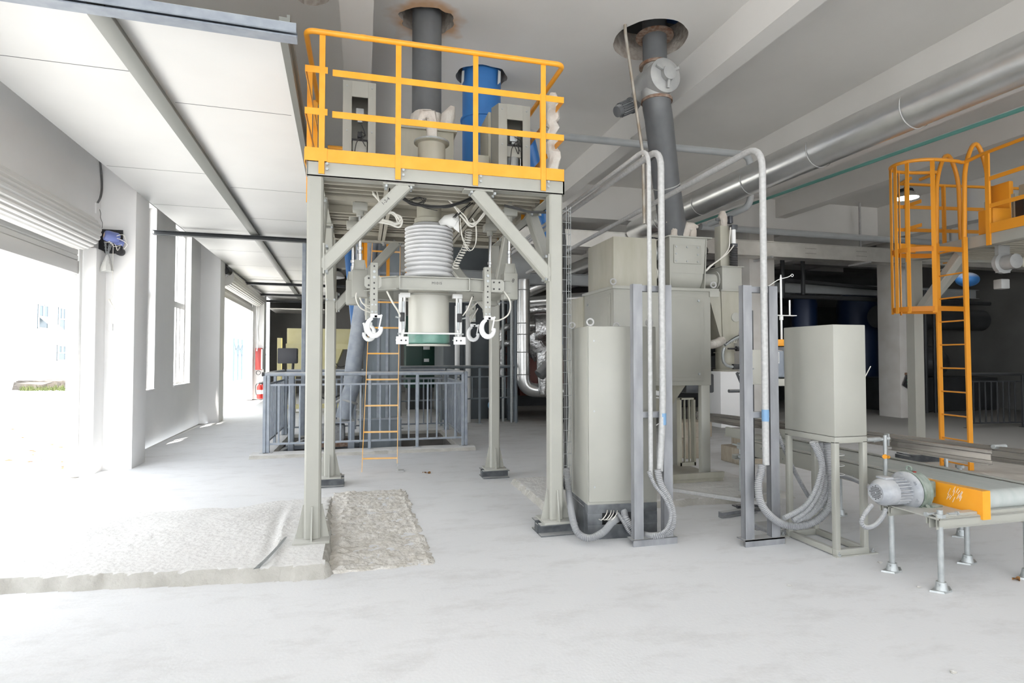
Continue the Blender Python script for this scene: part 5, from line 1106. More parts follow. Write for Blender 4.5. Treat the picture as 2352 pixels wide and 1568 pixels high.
b = MB(); b.flex([(3.86,6.05,1.62),(4.0,6.0,1.60),(4.1,6.0,1.62),(4.2,6.02,1.66)],.052,.014,14,.05); b.build('soft_sleeve', M['cloth'], wmch)
b = MB(); b.box((4.22,6.08,2.54),(4.38,6.20,3.06),.003); b.build('vent_column', M['paintold'], wmch)
b = MB(); b.rings([(4.30,6.14,3.06),(4.30,6.14,3.12),(4.29,6.14,3.18),(4.30,6.14,3.25)],[.04,.05,.055,.03],12); b.jitter(.02,16); b.build('vent_sock', M['pinkcloth'], wmch)
b = MB(); b.box((4.2,6.13,3.13),(4.4,6.15,3.16)); b.box((4.37,6.1,3.1),(4.42,6.16,3.2),.01); b.build('bracket', M['darksteel'], wmch)
b = MB(); b.lathe((4.36,6.02,2.54),[(.04,0),(.04,.02)],seg=18)
for k in range(11): b.torus((4.36,6.02,2.56+k*.021),.036,.013,seg=20,rs=6)
b.build('rubber_bellows', M['black'], wmch)
b = MB(); b.cyl((4.36,6.02,2.81),(4.36,6.02,3.02),.028,seg=18); b.build('air_cylinder', M['white'], wmch); b = MB(); b.box((4.32,5.99,2.79),(4.40,6.05,2.83),.004); b.box((4.32,5.99,3.0),(4.40,6.05,3.06),.004); b.build('cylinder_head', M['darksteel'], wmch)
b = MB(); b.tube([(4.3,5.99,3.02),(4.28,5.98,2.9),(4.24,5.95,2.75),(4.1,5.9,2.62),(3.95,5.9,2.52),(3.88,5.9,2.45)],.008,8); b.tube([(4.33,5.97,2.8),(4.2,5.93,2.68),(4.0,5.9,2.55),(3.9,5.9,2.46)],.007,8); b.build('air_hose', M['whitecable'], wmch)
# clamp with curved arm
b = MB(); b.rings(catmull([(4.09,5.84,1.56),(4.07,5.84,1.49),(4.08,5.84,1.40),(4.13,5.84,1.35),(4.22,5.84,1.335)],6),.018,8); b.rings(catmull([(4.1,5.84,1.59),(4.2,5.84,1.65),(4.3,5.83,1.69),(4.42,5.82,1.69)],5),.018,8); b.build('clamp_arm', M['galv'], wmch)
b = MB(); b.cyl((4.14,5.84,1.55),(4.25,5.84,1.55),.010,seg=8); b.cyl((4.25,5.84,1.55),(4.28,5.84,1.55),.03,seg=12); b.box((4.2,5.82,1.31),(4.38,5.86,1.37),.006); b.split('clamp_jaw', M['black'], wmch); b = MB(); b.cyl((4.28,5.84,1.55),(4.42,5.84,1.55),.022,seg=12); b.build('air_cylinder', M['galv'], wmch)
b = MB()
for k in range(10): b.bar((4.1+.033*k,5.83,1.59+.01*k),(4.12+.033*k,5.83,1.63+.01*k),.004,.003)
b.tube([(4.1,5.83,1.60),(4.2,5.83,1.67),(4.3,5.82,1.71),(4.45,5.8,1.70)],.005,6); b.build('taped_cable', M['cable'], wmch)
b = MB(); b.box((4.0,6.3,1.28),(4.5,6.35,1.32)); b.box((3.9,6.35,1.0),(4.3,6.6,1.24),.02); b.build('rear_bracket', M['darksteel'], wmch)
# cloth boots and bag on top of the hopper
for (x, lab, tilt, s) in ((3.52,'left dusty filter sock on the product hopper',-.06,1.05),(3.66,'middle dusty filter sock on the product hopper, folded over',.07,.8),(3.76,'right dusty filter sock on the product hopper, low and folded',-.05,.6)):
    b = MB(); b.rings([(x,5.97,2.845),(x,5.97,2.89),(x+tilt*.1,5.96,2.94),(x+tilt*.5,5.95,3.0*1-.06*(1-s)),(x+tilt*1.4,5.94,2.86+.17*s),(x+tilt*2.2,5.93,2.86+.15*s)],[.05*s**.3,.048,.052,.055,.04,.012],14); b.jitter(.016,16)
    solo('filter_sock', b, 'pinkcloth', lab, 'filter sock')
b = MB(); b.ball((3.95,6.1,2.76),.10,(.7,.9,1.1)); b.jitter(.04,9); b.ball((3.44,6.2,2.86),.10,(1.5,.8,.35)); b.jitter(.02,12,start=220)
solo('black_bag', b, 'bag', 'crumpled black plastic film hanging on the product hopper', 'plastic film')

# ================================================================== OVERHEAD PIPE WITH ROTARY VALVE
op = thing('overhead_downpipe', 'thick dark grey pipe with rotary valve coming down through the large ceiling opening', 'pipe', (3.6,6.1,2.85))
a0 = Vector((3.03,5.5,5.3)); a1 = Vector((3.03,5.5,4.60)); v1 = Vector((3.05,5.5,4.20)); e1 = Vector((3.36,5.85,3.42)); e2 = Vector((3.62,6.12,2.84))
b = MB(); b.rings([a0, a1],.128,40); b.build('upper_pipe', M['darkpipe'], op)
b = MB(); b.lathe(a1+Vector((0,0,-.03)),[(.165,0),(.165,.014),(.165,.03),(.12,.03)],seg=40); b.split('flange', M['rust'], op)
b = MB(); b.lathe(v1-Vector((0,0,.01)),[(.12,0),(.165,0),(.165,.03),(.12,.03)],seg=40); b.lathe((3.03,5.5,4.9),[(.2,0),(.2,.02),(.12,.02)],seg=32); b.split('flange', M['rust'], op)
vc = Vector((3.03,5.48,4.40)); vax = Vector((.08,-1,-.02)).normalized()
b = MB(); b.lathe(vc-vax*.19,[(.17,0),(.18,.01),(.18,.37),(.15,.39),(.07,.395)],vax,40); b.lathe(vc+vax*.19,[(.075,0),(.075,.07),(.055,.075)],vax,28); b.rings([vc+Vector((0,0,.18)), vc+Vector((0,0,.10))],[.13,.15],28); b.rings([vc-Vector((0,0,.18)), vc-Vector((0,0,.10))],[.14,.16],28)
sv = vax.cross(Vector((0,0,1)))
for k in range(3): a = 2*PI*k/3+.5; d = sv*math.cos(a)+Vector((0,0,1))*math.sin(a); b.bar(vc+vax*.235+d*.05, vc+vax*.215+d*.150,.03,.035,up=vax)
b.build('rotary_valve', M['valve'], op)
b = MB(); mc = vc-vax*.19; b.lathe(mc+vax*.01,[(.12,0),(.12,-.06),(.09,-.07),(.09,-.16),(.075,-.2)],vax,30); b.rings([mc-vax*.1, mc-vax*.1-sv*.0+Vector((-.12,0,-.16))],.075,20); b.build('valve_gearbox', M['valve'], op)
mm = mc-vax*.1+Vector((-.11,0,-.14)); md = Vector((-.62,-.12,-.35)).normalized(); b = MB(); b.lathe(mm,[(.09,0),(.09,.02),(.065,.03),(.065,.2),(.06,.24),(.03,.25)],md,28)
for k in range(18):
    a = 2*PI*k/18; o1 = md.orthogonal().normalized(); o2 = md.cross(o1); d = o1*math.cos(a)+o2*math.sin(a); b.bar(mm+md*.04+d*.07, mm+md*.19+d*.07,.006,.02,up=d)
b.build('valve_motor', M['darkpipe'], op)
b = MB(); b.rings([v1, v1-Vector((0,0,.06)), v1.lerp(e1,.18), v1.lerp(e1,.55), e1],[.155,.15,.15,.15,.15],40); b.rings([e1, e1.lerp(e2,.5), e2],[.15,.155,.16],40); b.build('sloping_pipe', M['darkpipe'], op)
b = MB(); b.lathe(e1,[(.151,-.004),(.156,0),(.156,.006),(.151,.01)],(e2-e1),40,cap=False); b.build('weld_seam', M['valve'], op)
b = MB(); b.lathe(e2-Vector((0,0,.02)),[(.19,0),(.19,.02),(.15,.02)],seg=32); b.build('end_flange', M['rust'], op)
# thin conduit and rods beside it
conduit('drop_conduit', 'thin stained conduit coming through the large ceiling opening and running down', [(2.545,5.22,5.1),(2.545,5.22,4.75),(2.735,5.22,3.50),(2.745,5.22,2.80)], .016, .1, [], 'rustcond')
conduit('drop_conduit', 'second thin stained conduit beside the first, ending above the weighing machine', [(2.80,5.25,3.30),(2.80,5.25,2.80)], .014, .1, [], 'rustcond')
b = MB(); b.tube([(3.02,5.6,4.15),(3.05,5.62,4.0),(3.12,5.7,3.85)],.012,8); b.tube([(3.05,5.5,3.6),(2.95,5.4,3.55),(2.82,5.3,3.44)],.012,8); solo('black_lead', b, 'cable', 'black lead of the valve motor along the thick dark pipe', 'cable')
# steelwork seen through the large opening
b = MB(); b.bar((2.3,5.9,5.5),(3.1,5.2,5.5),.12,.12); b.bar((2.5,5.1,5.35),(3.2,5.75,5.35),.10,.10); b.bar((2.4,5.3,5.6),(3.5,5.3,5.6),.1,.12); solo('upper_steelwork', b, 'steelgrey', 'blue-grey steel bars above the large ceiling opening', 'steelwork')
b = MB(); b.box((3.12,5.2,5.35),(3.6,5.9,5.9)); solo('upper_blue_plate', b, 'blue', 'blue steel box seen through the large ceiling opening', 'duct')
# ================================================================== PIT RAILING
rl = thing('pit_railing', 'blue-grey steel railing standing round the pit behind the platform', 'railing', (.1,9,.05))
ZR = 1.20; RX0, RX1, RY0, RY1 = -1.33, 1.55, 9.02, 11.05
def rail_side(par, p, q, nposts, zt=ZR, m='steelgrey', pick=.145, r=.03, z0=.05, top=True, zb=.18, zm=1.04, skip=()):
    p = Vector((*p, 0)); q = Vector((*q, 0)); L = (q-p).length; d = (q-p)/L
    if top: b = MB(); b.rings([p+Vector((0,0,zt)), q+Vector((0,0,zt))], r, 16); b.build('handrail', M[m], par)
    b = MB(); 
    for z in (zm, zb): b.bar(p+Vector((0,0,z)), q+Vector((0,0,z)), .022, .03)
    b.build('cross_rail', M[m], par)
    ps = [L*i/(nposts-1) for i in range(nposts)]
    for t in [x for i, x in enumerate(ps) if i not in skip]: c = p+d*t; b = MB(); b.bar(c+Vector((0,0,z0)), c+Vector((0,0,zt-.01)), .045, .045, up=(0,1,0)); b.box(c+Vector((-.06,-.05,z0-.0)), c+Vector((.06,.05,z0+.008))); b.build('post', M[m], par)
    t = pick
    while t < L-.05:
        if min(abs(t-x) for x in ps) > .06: c = p+d*t; b = MB(); b.bar(c+Vector((0,0,zb)), c+Vector((0,0,zm)), .024, .024, up=(0,1,0)); b.build('picket', M[m], par)
        t += pick
rail_side(rl, (RX0,RY0), (RX1,RY0), 5); rail_side(rl, (RX1+.05,RY0), (RX1+.05,RY1), 3); rail_side(rl, (RX0-.05,RY0), (RX0-.05,RY1), 3); rail_side(rl, (RX0,RY1), (RX1,RY1), 4)
b = MB(); b.cyl((RX0-.07,RY0,ZR),(RX0+.02,RY0,ZR),.03); b.build('handrail_end', M['steelgrey'], rl)
b = MB(); b.pipe((RX0-.09,RY0,ZR),(RX0-.05,RY0,ZR),.031,.024); b.build('open_pipe_end', M['black'], rl)
# bucket elevator tower, sloping chute and motor in the pit
tw = thing('bucket_elevator', 'tall slate grey elevator tower rising out of the pit behind the yellow ladder', 'elevator', (.32,10.2,-1.5))
tx0, tx1, ty0, ty1 = .015, .625, 9.95, 10.5
b = MB(); b.box((tx0,ty0,-1.5),(tx1,ty1,4.14),.004); b.box((tx0-.06,ty0-.07,-1.5),(tx1+.02,ty1,.40),.004); b.build('tower_casing', M['towergrey'], tw)
b = MB(); b.box((tx0-.09,ty0-.10,.40),(tx1+.03,ty1+.02,.425)); b.box((tx0-.02,ty0-.02,2.86),(tx1+.02,ty1+.02,2.90)); b.split('flange', M['steelgrey'], tw)
b = MB()
for x in (.255,.40): b.box((x-.022,ty0-.03,-1.4),(x+.022,ty0,4.14))
b.build('stiffening_rib', M['steelgrey'], tw)
b = MB(); b.rings([(-.10,9.98,1.0),(-.10,9.98,3.6)],.022,12); b.rings([(-.03,9.98,.4),(-.03,9.98,3.4)],.014,10); b.build('side_pipe', M['steelgrey'], tw)
ch = thing('sloping_chute', 'blue-grey round chute sloping down into the pit left of the tower', 'chute', (-.2,10.1,.4))
b = MB(); b.rings([(.20,9.8,4.2),(.02,9.8,2.6),(-.15,9.8,1.28),(-.18,9.8,.98)],[.125,.125,.13,.13],32); b.rings([(-.10,9.8,1.15),(-.22,9.77,.78),(-.30,9.74,.45)],.125,32); b.build('pipe', M['steelgrey'], ch)
b = MB(); b.lathe((-.22,9.77,.70),[(.135,0),(.145,.01),(.145,.03),(.135,.04)],(.3,.12,1),28); b.cyl((-.44,9.70,.70),(-.34,9.72,.76),.02,seg=10); b.cyl((-.1,9.63,.60),(-.02,9.63,.58),.014,seg=10); b.build('clamp_ring', M['valve'], ch)
b = MB(); b.box((-.52,9.5,.40),(-.12,9.94,.42)); b.box((-.22,9.6,-.2),(-.12,9.9,.40)); b.build('support_plate', M['steelgrey'], ch)
mb = thing('pit_drive', 'dusty rounded drive housing on a rusty beam in the pit behind the railing', 'drive unit', (-.5,9.7,.1))
b = MB(); b.box((-.75,9.75,.08),(-.27,10.0,.36),.05); b.jitter(.006,20); b.build('drive_housing', mat('caked_drive_housing', (.36,.37,.37), .9, col2=(.25,.25,.25), scale=30, amt=.4, bump=.6), mb)
b = MB(); b.box((-.80,9.7,.0),(-.15,10.05,.06)); b.box((-.78,9.72,.05),(-.2,10.0,.09)); b.build('beam', M['rust'], mb)
b = MB(); b.bar((-1.27,9.5,-.05),(-1.0,10.9,-.05),.08,.08); b.bar((-1.1,9.8,-1.5),(-1.1,9.8,1.15),.09,.09,up=(0,1,0)); b.bar((-.7,9.6,-.35),(-.3,9.9,-.1),.03,.03); b.bar((-1.2,10.0,-.02),(.0,10.0,-.02),.08,.08); solo('pit_steelwork', b, 'steelgrey', 'blue-grey steel post and beams standing in the pit at the left', 'steelwork')
b = MB(); b.tube([(-.9,10.6,.9),(-.6,10.5,.72),(-.3,10.4,.85),(-.12,10.35,1.1)],.014,8); solo('black_hose', b, 'cable', 'black hose hanging in a curve behind the pit railing', 'hose')
b = MB(); b.bar((-1.03,10.9,.05),(-1.03,10.9,3.5),.07,.07,up=(0,1,0)); solo('steel_post', b, 'steelgrey', 'slim blue-grey post rising behind the left front platform leg', 'post')
cb = thing('control_console', 'dark grey control console on a bent arm behind the pit', 'control panel', (-1.55,11.6,0))
b = MB(); b.box((-1.55,11.5,1.33),(-1.20,11.7,1.62),.02); b.build('console', mat('dark_grey_plastic', (.07,.07,.08), .5), cb)
b = MB(); b.tube([(-1.28,11.6,1.35),(-1.3,11.6,1.1),(-1.4,11.6,.7),(-1.38,11.6,.0)],.025,8); b.build('arm', M['cable'], cb)

# yellow caged ladder behind the platform
ld = thing('caged_ladder', 'thin yellow ladder with safety hoops behind the bag filling head', 'ladder', (.2,7.5,0))
L0, L1, R0_, R1_ = Vector((0,7.52,0)), Vector((.115,7.62,3.0)), Vector((.435,7.46,0)), Vector((.47,7.62,3.0))
mt = mat('dusty_yellow_ladder', (.85,.42,.06), .6, col2=(.75,.55,.32), scale=3, dust=.3, stretch=(1,1,.3))
for a, c in ((L0,L1),(R0_,R1_)): b = MB(); b.bar(a, c, .008, .035, up=(0,1,0)); b.build('stile', mt, ld)
z = .165
while z < 2.95: t = z/3; b = MB(); b.bar(L0.lerp(L1,t), R0_.lerp(R1_,t), .02, .02); b.build('rung', mt, ld); z += .333
for z in (2.25, 2.95): b = MB(); b.rings([(.29+.27*math.cos(a), 7.60-.55*math.sin(a), z) for a in [PI*k/20 for k in range(21)]], .001, 4); b.bm.free(); b = MB(); pts = [(.29+.27*math.cos(PI*k/20), 7.60-.55*math.sin(PI*k/20)) for k in range(21)]; A = [(b.bm.verts.new((x,y,z)), b.bm.verts.new((x,y,z+.05))) for x, y in pts]; [b.bm.faces.new((A[k][0],A[k+1][0],A[k+1][1],A[k][1])) for k in range(20)]; bmesh.ops.solidify(b.bm, geom=b.bm.faces[:], thickness=.006); b.build('cage_hoop', M['yellow'], ld)
for a in (.25, PI/2, PI-.25): x, y = .29+.27*math.cos(a), 7.60-.55*math.sin(a); b = MB(); b.bar((x,y,2.25),(x,y,3.75),.04,.006,up=(0,1,0)); b.build('cage_strap', M['yellow'], ld)
b = MB(); b.box((.42,7.42,0),(.52,7.5,.012)); b.box((.42,7.44,0),(.45,7.47,.10)); b.build('floor_bracket', M['galvdull'], ld)
b = MB(); b.bend([(-.02,7.35,2.5),(-.02,7.35,3.3),(.06,7.35,3.4)], .028, .08); b.build('grab_bar', M['yellow'], ld)

# ================================================================== THE FAR PLANT
# blue sloping pipe, yellow hopper machine, green cabinet
b = MB(); b.rings([(-.32,12,4.1),(-.13,12,2.1)],.105,24); bsp = solo('blue_sloping_pipe', b, 'blue', 'blue pipe sloping down behind the left front platform leg', 'pipe'); b = MB(); b.bar((-.14,12,0),(-.14,12,2.15),.05,.05,up=(0,1,0)); b.build('support_post', M['steelgrey'], bsp)
ym = thing('pale_yellow_machine', 'pale yellow hopper machine far behind the pit on the left', 'machine', (-1,16,0))
b = MB(); b.box((-1.9,15.8,1.72),(-.2,17,2.2),.01); b.loft([(-1.9,15.8,1.7),(-.5,15.8,1.7),(-.5,17,1.7),(-1.9,17,1.7)],[(-1.9,15.9,.95),(-.78,15.9,.95),(-.78,16.8,.95),(-1.9,16.8,.95)]); b.build('hopper', M['paleyellow'], ym)
b = MB(); b.box((-1.92,15.75,1.66),(-.18,15.8,1.80)); b.box((-2.15,15.9,.1),(-2.05,16.1,1.95)); b.box((-1.9,15.9,.1),(-.6,16.2,.2)); b.box((-1.8,16.0,0),(-1.7,16.1,1.0)); b.box((-.9,16.0,0),(-.8,16.1,1.0)); b.build('frame', M['paleyellow'], ym)
b = MB(); b.tube([(-.75,15.7,1.4),(-.6,15.7,1.2),(-.4,15.7,1.25),(-.2,15.7,1.45)],.012,6); b.build('cable', M['cable'], ym)
gc = thing('green_cabinet', 'dark green cabinet with two small plates behind the tower', 'cabinet', (1.6,16.5,0))
b = MB(); b.box((1.15,16,.6),(1.95,16.8,2.6),.02); b.box((1.58,15.98,.62),(1.60,16.0,2.58)); b.build('cabinet_body', M['green'], gc)
for z, w2 in ((1.66,.09),(1.32,.07)): b = MB(); b.box((1.72-w2,15.985,z),(1.72+w2,16,z+.09),.002); b.build('small_plate', M['sticker'], gc)
b = MB(); b.box((1.2,16.1,0),(1.9,16.7,.6)); b.build('base', M['dark'], gc)
db = thing('slate_machine_housing', 'large slate grey machine housing behind the filling head', 'machine housing', (2.6,13.6,0))
b = MB(); b.box((2.02,13.0,2.72),(3.35,15,4.05),.01); b.box((1.82,13.3,.1),(3.32,15,2.75),.01); b.box((2.3,13.2,.1),(2.45,13.3,2.75),.01); b.box((1.8,13.25,.0),(3.34,13.35,.7),.01); b.build('housing', mat('deep_slate_paint', (.085,.10,.11), .5, .05, col2=(.11,.125,.135), scale=2, dust=.4), db)
b = MB(); b.box((2.0,12.97,4.05),(3.37,15,4.08)); b.box((2.0,12.97,2.70),(3.37,13.0,2.74)); b.build('edge_strip', M['steelgrey'], db)
b = MB()
for z in (1.1,1.55,2.0): b.box((3.33,13.3,z),(3.42,13.5,z+.4),.004)
solo('red_panel', b, 'redbrown', 'narrow red-brown panel beside the slate housing', 'panel')
b = MB(); b.rings([(2.05,12.7,0),(2.05,12.7,2.6)],.055,16); b.rings([(2.28,12.6,0),(2.28,12.6,2.6)],.06,16); b.build('tmp', M['white']).name = 'white_pipes'
tag(bpy.data.objects['white_pipes'], 'pair of pale vertical pipes left of the slate housing', 'pipe')
fr = thing('far_railing', 'dark grey railing in front of the slate housing', 'railing', (2,12,0))
rail_side(fr, (.75,11.9), (3.35,12.5), 4, 1.24, 'towergrey', .2, .035, 0, True, .55, 1.02)
bm_ = thing('blue_motor', 'small light blue motor on the floor by the rear right platform leg', 'motor', (3.0,13.6,.3))
b = MB(); b.lathe((2.93,12.9,.34),[(.06,-.10),(.12,-.08),(.13,0),(.13,.02),(.1,.04)],(0,-1,0),24); b.build('motor_body', M['ltblue'], bm_)
b = MB(); b.box((2.87,12.84,.28),(2.99,12.86,.40),.01); b.build('cover', M['steelgrey'], bm_); b = MB(); b.box((2.85,12.9,0),(3.0,13.1,.22)); b.build('stand', M['dark'], bm_)
# insulated pipework right of the rear leg
ap = thing('aluminium_clad_pipe', 'shiny aluminium clad pipe going down and bending right behind the platform', 'pipe', (3.5,12.4,.6))
b = MB(); b.rings(fillet([(3.50,12.4,3.2),(3.50,12.4,.72),(5.6,12.4,.60)],.30,10),.155,32); b.build('cladding', M['alu'], ap)
b = MB()
for z in (2.95,2.2,1.95,1.55,1.05): b.lathe((3.50,12.4,z),[(.156,0),(.163,.01),(.156,.02)],seg=32,cap=False)
b.lathe((4.02,12.4,.70),[(.156,0),(.163,.01),(.156,.02)],(1,0,-.05),32,cap=False); b.split('cladding_seam', M['alu'], ap)
b = MB(); b.box((4.3,12.1,.0),(4.75,12.7,.46)); b.build('support_block', M['dark'], ap)
bo = thing('foil_clad_boiler', 'foil clad boiler body behind the aluminium clad pipe', 'boiler', (4.4,14,0))
b = MB(); b.rings([(4.1,14,2.15),(5.6,14,2.15)],.62,32); b.rings([(4.0,14,2.0),(4.4,14,1.6)],.55,24); b.build('foil_cladding', M['foil'], bo)
b = MB(); b.box((3.75,13.6,.5),(6.2,15,1.45),.02); b.build('burner_housing', M['redbrown'], bo)
b = MB(); b.bend([(3.6,13.2,2.55),(4.2,13.2,2.62),(5.6,13.2,2.60)],.13,.1,20); b.bend([(3.1,12.9,1.0),(3.1,12.9,2.15),(3.9,12.9,2.2)],.085,.2,18); b.bend([(2.98,12.8,.9),(2.98,12.8,1.75),(3.5,12.8,1.8)],.08,.2,18); b.build('foil_pipe', M['foil'], bo)
b = MB(); b.box((4.35,13.1,1.72),(4.55,13.3,1.95),.01); b.build('sight_box', M['redbrown'], bo)
b = MB(); b.rings([(3.75,12.0,1.05),(4.9,12.2,2.1)],.13,20); solo('diagonal_dark_pipe', b, 'darkpipe', 'dark pipe rising diagonally behind the right front leg', 'pipe')
hw = thing('hand_wheel_valve', 'valve with spoked hand wheel behind the right front leg', 'valve', (3.8,12,.7))
b = MB(); c = Vector((3.88,12.0,1.20)); ax_ = (-.35,-1,0); b.torus(c,.16,.014,ax_,28)
for k in range(5):
    a = Vector(ax_).normalized().orthogonal().normalized(); e = Vector(ax_).normalized().cross(a); t = 2*PI*k/5; b.bar(c, c+(a*math.cos(t)+e*math.sin(t))*.155,.02,.012)
b.lathe(c,[(.03,0),(.03,.05)],ax_,12); b.build('hand_wheel', M['galv'], hw)
b = MB(); b.rings([(3.88,12.2,1.55),(3.9,12.2,.95),(3.9,12.2,.62)],[.14,.12,.07],18); b.build('valve_body', M['foil'], hw)
for k, (x, y, r, zt_) in enumerate(((3.22,12.35,.035,3.3),(3.35,12.5,.05,3.1),(3.08,12.6,.03,2.9),(3.28,12.2,.02,3.2))):
    b = MB(); b.rings([(x,y,0),(x,y,zt_)],r,14); solo('standpipe', b, 'towergrey' if k % 2 else 'galv', ['slim galvanised standpipe nearest the rear right platform leg','thick dark standpipe beside the aluminium clad pipe','thin pale standpipe behind the others by the rear right leg','dark tube next to the aluminium clad pipe'][k] , 'pipe')
b = MB(); b.box((3.27,12.9,0),(3.41,13.0,3.3),.004); solo('steel_post', b, 'towergrey', 'dark steel post behind the aluminium clad pipe', 'post')
b = MB(); b.lathe((3.05,12.05,3.48),[(.0,-.3),(.15,-.28),(.27,-.15),(.30,0),(.30,.45)],(1,.1,0),28); solo('grey_vessel', b, 'pipegrey', 'grey round vessel end high behind the right knee brace', 'vessel')
b = MB(); b.rings([(3.55,13.15,2.95),(5.4,13.15,3.75)],.18,24); b.rings([(3.5,13.2,2.75),(6.5,13.2,3.05)],.12,24); solo('foil_duct', b, 'alu', 'pair of aluminium ducts sloping behind the right leg', 'duct')
# steel beam and cable tray across the hall
b = MB(); b.hbeam((1.6,12.75,3.28),(17.4,12.75,3.28),.2,.26,.012); solo('cross_beam', b, 'pipegrey', 'long grey steel beam crossing the hall behind the plant', 'beam')
b = MB(); b.box((2.6,9.9,3.50),(17.4,9.905,3.80)); b.box((2.6,9.9,3.50),(17.4,10.2,3.505)); b.box((2.6,9.88,3.795),(17.4,9.9,3.81)); b.box((2.6,10.195,3.50),(17.4,10.2,3.80)); cbx_ = solo('cable_trunking', b, 'tray', 'wide bright steel cable trunking hung across the hall under the ceiling', 'cable trunking')
b = MB()
for x in (8.0,10.45,13):
    b.bar((x,10.05,3.8),(x,10.05,SL),.04,.04,up=(0,1,0)); b.bar((x,9.8,3.48),(x,10.35,3.48),.05,.04)
b.split('hanger', M['galvdull'], cbx_)
b = MB()
for x in (8.9, 10.2):
    for k in range(8): b.cyl((x+.035*k,9.895,3.61),(x+.035*k,9.90,3.61),.006,seg=6); b.cyl((x+.035*k,9.895,3.71),(x+.035*k,9.90,3.71),.006,seg=6)
b.build('rivets', M['ink'], cbx_)
b = MB(); b.rings([(1.9,7.0,4.36),(5.10,7.0,4.44)],.05,16); b.bm.free()
b = MB(); b.bend([(1.3,7.0,4.33),(5.36,7.0,4.35),(5.36,7.0,3.62),(5.36,8.0,3.58)],.048,.16,18); solo('grey_pipe', b, 'pipegrey', 'grey water pipe running under the ceiling and dropping behind the aluminium duct', 'pipe')
b = MB(); b.rings([(6.3,9.7,3.97),(17.4,9.7,3.93)],.065,16); solo('grey_pipe', b, 'pipegrey', 'long grey pipe across the hall in front of the column', 'pipe')
# aluminium duct and teal pipe along the hall
du = thing('aluminium_duct', 'long bright aluminium duct running along the hall under the ceiling on the right', 'duct', (5,6,3.8))
b = MB(); b.rings([(5.0,-3.9,3.72),(5.0,9.86,3.85)],.195,56); b.build('duct_cladding', M['alu'], du)
b = MB()
for k in range(6): y = 3.0+k*1.16; b.lathe((5.0,y,3.72+.14*(y+3.9)/17.4),[(.196,0),(.200,.008),(.196,.016)],(0,1,0),56,cap=False)
b.split('duct_seam', M['galvdull'], du)
b = MB()
for y in (6.6,9.0): b.box((4.99,y,3.95),(5.02,y+.05,SL)); b.box((4.78,y,4.0),(5.22,y+.05,4.03))
b.bm.free()
b = MB()
for y in (8.7,): b.bar((5.0,y,SL),(5.0,y,3.98),.03,.01,up=(0,1,0)); b.lathe((5.0,y-.02,3.72+.14*(y+3.9)/17.4),[(.197,0),(.203,0),(.203,.04),(.197,.04)],(0,1,0),40,cap=False)
b.build('hanger', M['galvdull'], du)
b = MB(); b.bend([(5.6,-3.9,3.50),(5.6,13.5,3.86)],.024,.1,12); b.bm.free(); b = MB(); b.rings([(5.6,-3.9,3.42),(5.6,8.5,3.77),(5.6,13.0,3.86)],.022,12); solo('teal_pipe', b, 'teal', 'thin teal pipe running along the hall below the aluminium duct', 'pipe')
# hall lamp on the right, lit; lamp on the left far behind
def hall_lamp(p, rod, lab, lit=True, s=1):
    r = thing('hall_lamp', lab, 'lamp', tuple(p)); p = Vector(p)
    b = MB(); b.cyl(p+Vector((0,0,.26*s)), (p.x,p.y,rod),.012,seg=8); b.build('rod', M['galvdull'], r)
    b = MB(); b.lathe(p,[(.24*s,0),(.235*s,.03*s),(.19*s,.10*s),(.11*s,.15*s),(.06*s,.16*s)],seg=32); b.build('reflector', M['lampbody'], r)
    b = MB(); b.lathe(p,[(.10*s,.15*s),(.13*s,.16*s),(.13*s,.20*s),(.06*s,.21*s),(.05*s,.26*s)],seg=10); b.box(p+Vector((-.16*s,-.05*s,.16*s)),p+Vector((.16*s,.05*s,.20*s))); b.build('housing', M['black'], r)
    b = MB(); b.lathe(p+Vector((0,0,-.004)),[(.0,-.03*s),(.15*s,-.02*s),(.235*s,.0)],seg=32); b.build('lens', M['lampglow'] if lit else M['white'], r)
    if lit:
        l = bpy.data.lights.new('lamp_light','SPOT'); l.energy = 160; l.spot_size = 2.3; l.spot_blend = .6; l.shadow_soft_size = .2; lo = bpy.data.objects.new('lamp_light', l); C.objects.link(lo); lo.parent = r; lo.location = (0,0,-.08)
    return r
hall_lamp((9.35,8.0,4.28), SL, 'lit round hall lamp hanging by a rod behind the caged yellow ladder', True, .78)
hall_lamp((-.52,11,2.92), SL, 'unlit round hall lamp behind the left rear platform leg', False, .8)

# ================================================================== RIGHT HAND PLATFORM WITH CAGED LADDER
g2 = thing('second_platform', 'second beige platform with yellow guard rails at the right edge', 'platform', (8.4,5.5,0))
o2 = Vector((7.56,6.38,0)); th = math.radians(-8); ex = Vector((math.cos(th), math.sin(th), 0)); ey = Vector((-math.sin(th), math.cos(th), 0))
G = lambda a, c, z: o2+ex*a+ey*c+Vector((0,0,z))
mxg = Matrix.Translation(o2) @ Matrix.Rotation(th,4,'Z')
b = MB(); b.sweep(G(0,0,.10), G(0,0,2.81), [(-.07,-.07),(.07,-.07),(.07,.07),(-.07,.07)], up=tuple(ey)); b.build('leg', M['paint'], g2)
b = MB(mxg); b.box((-.2,-.14,.08),(.2,.14,.10)); b.box((-.24,-.12,0),(.24,.12,.08)); b.build('packing_block', M['plinth'], g2)
b = MB(mxg); b.box((-.08,-2.6,2.81),(.06,.06,2.95),.003); b.box((-.06,-.03,2.81),(3.2,.06,2.95),.003); b.build('beam', M['paint'], g2)
b = MB(mxg); b.box((-.05,-2.6,2.91),(3.2,.05,2.94)); 
for k in range(20): b.box((0,-2.5+k*.125,2.83),(3.2,-2.49+k*.125,2.91))
b.build('deck', M['deckpaint'], g2)
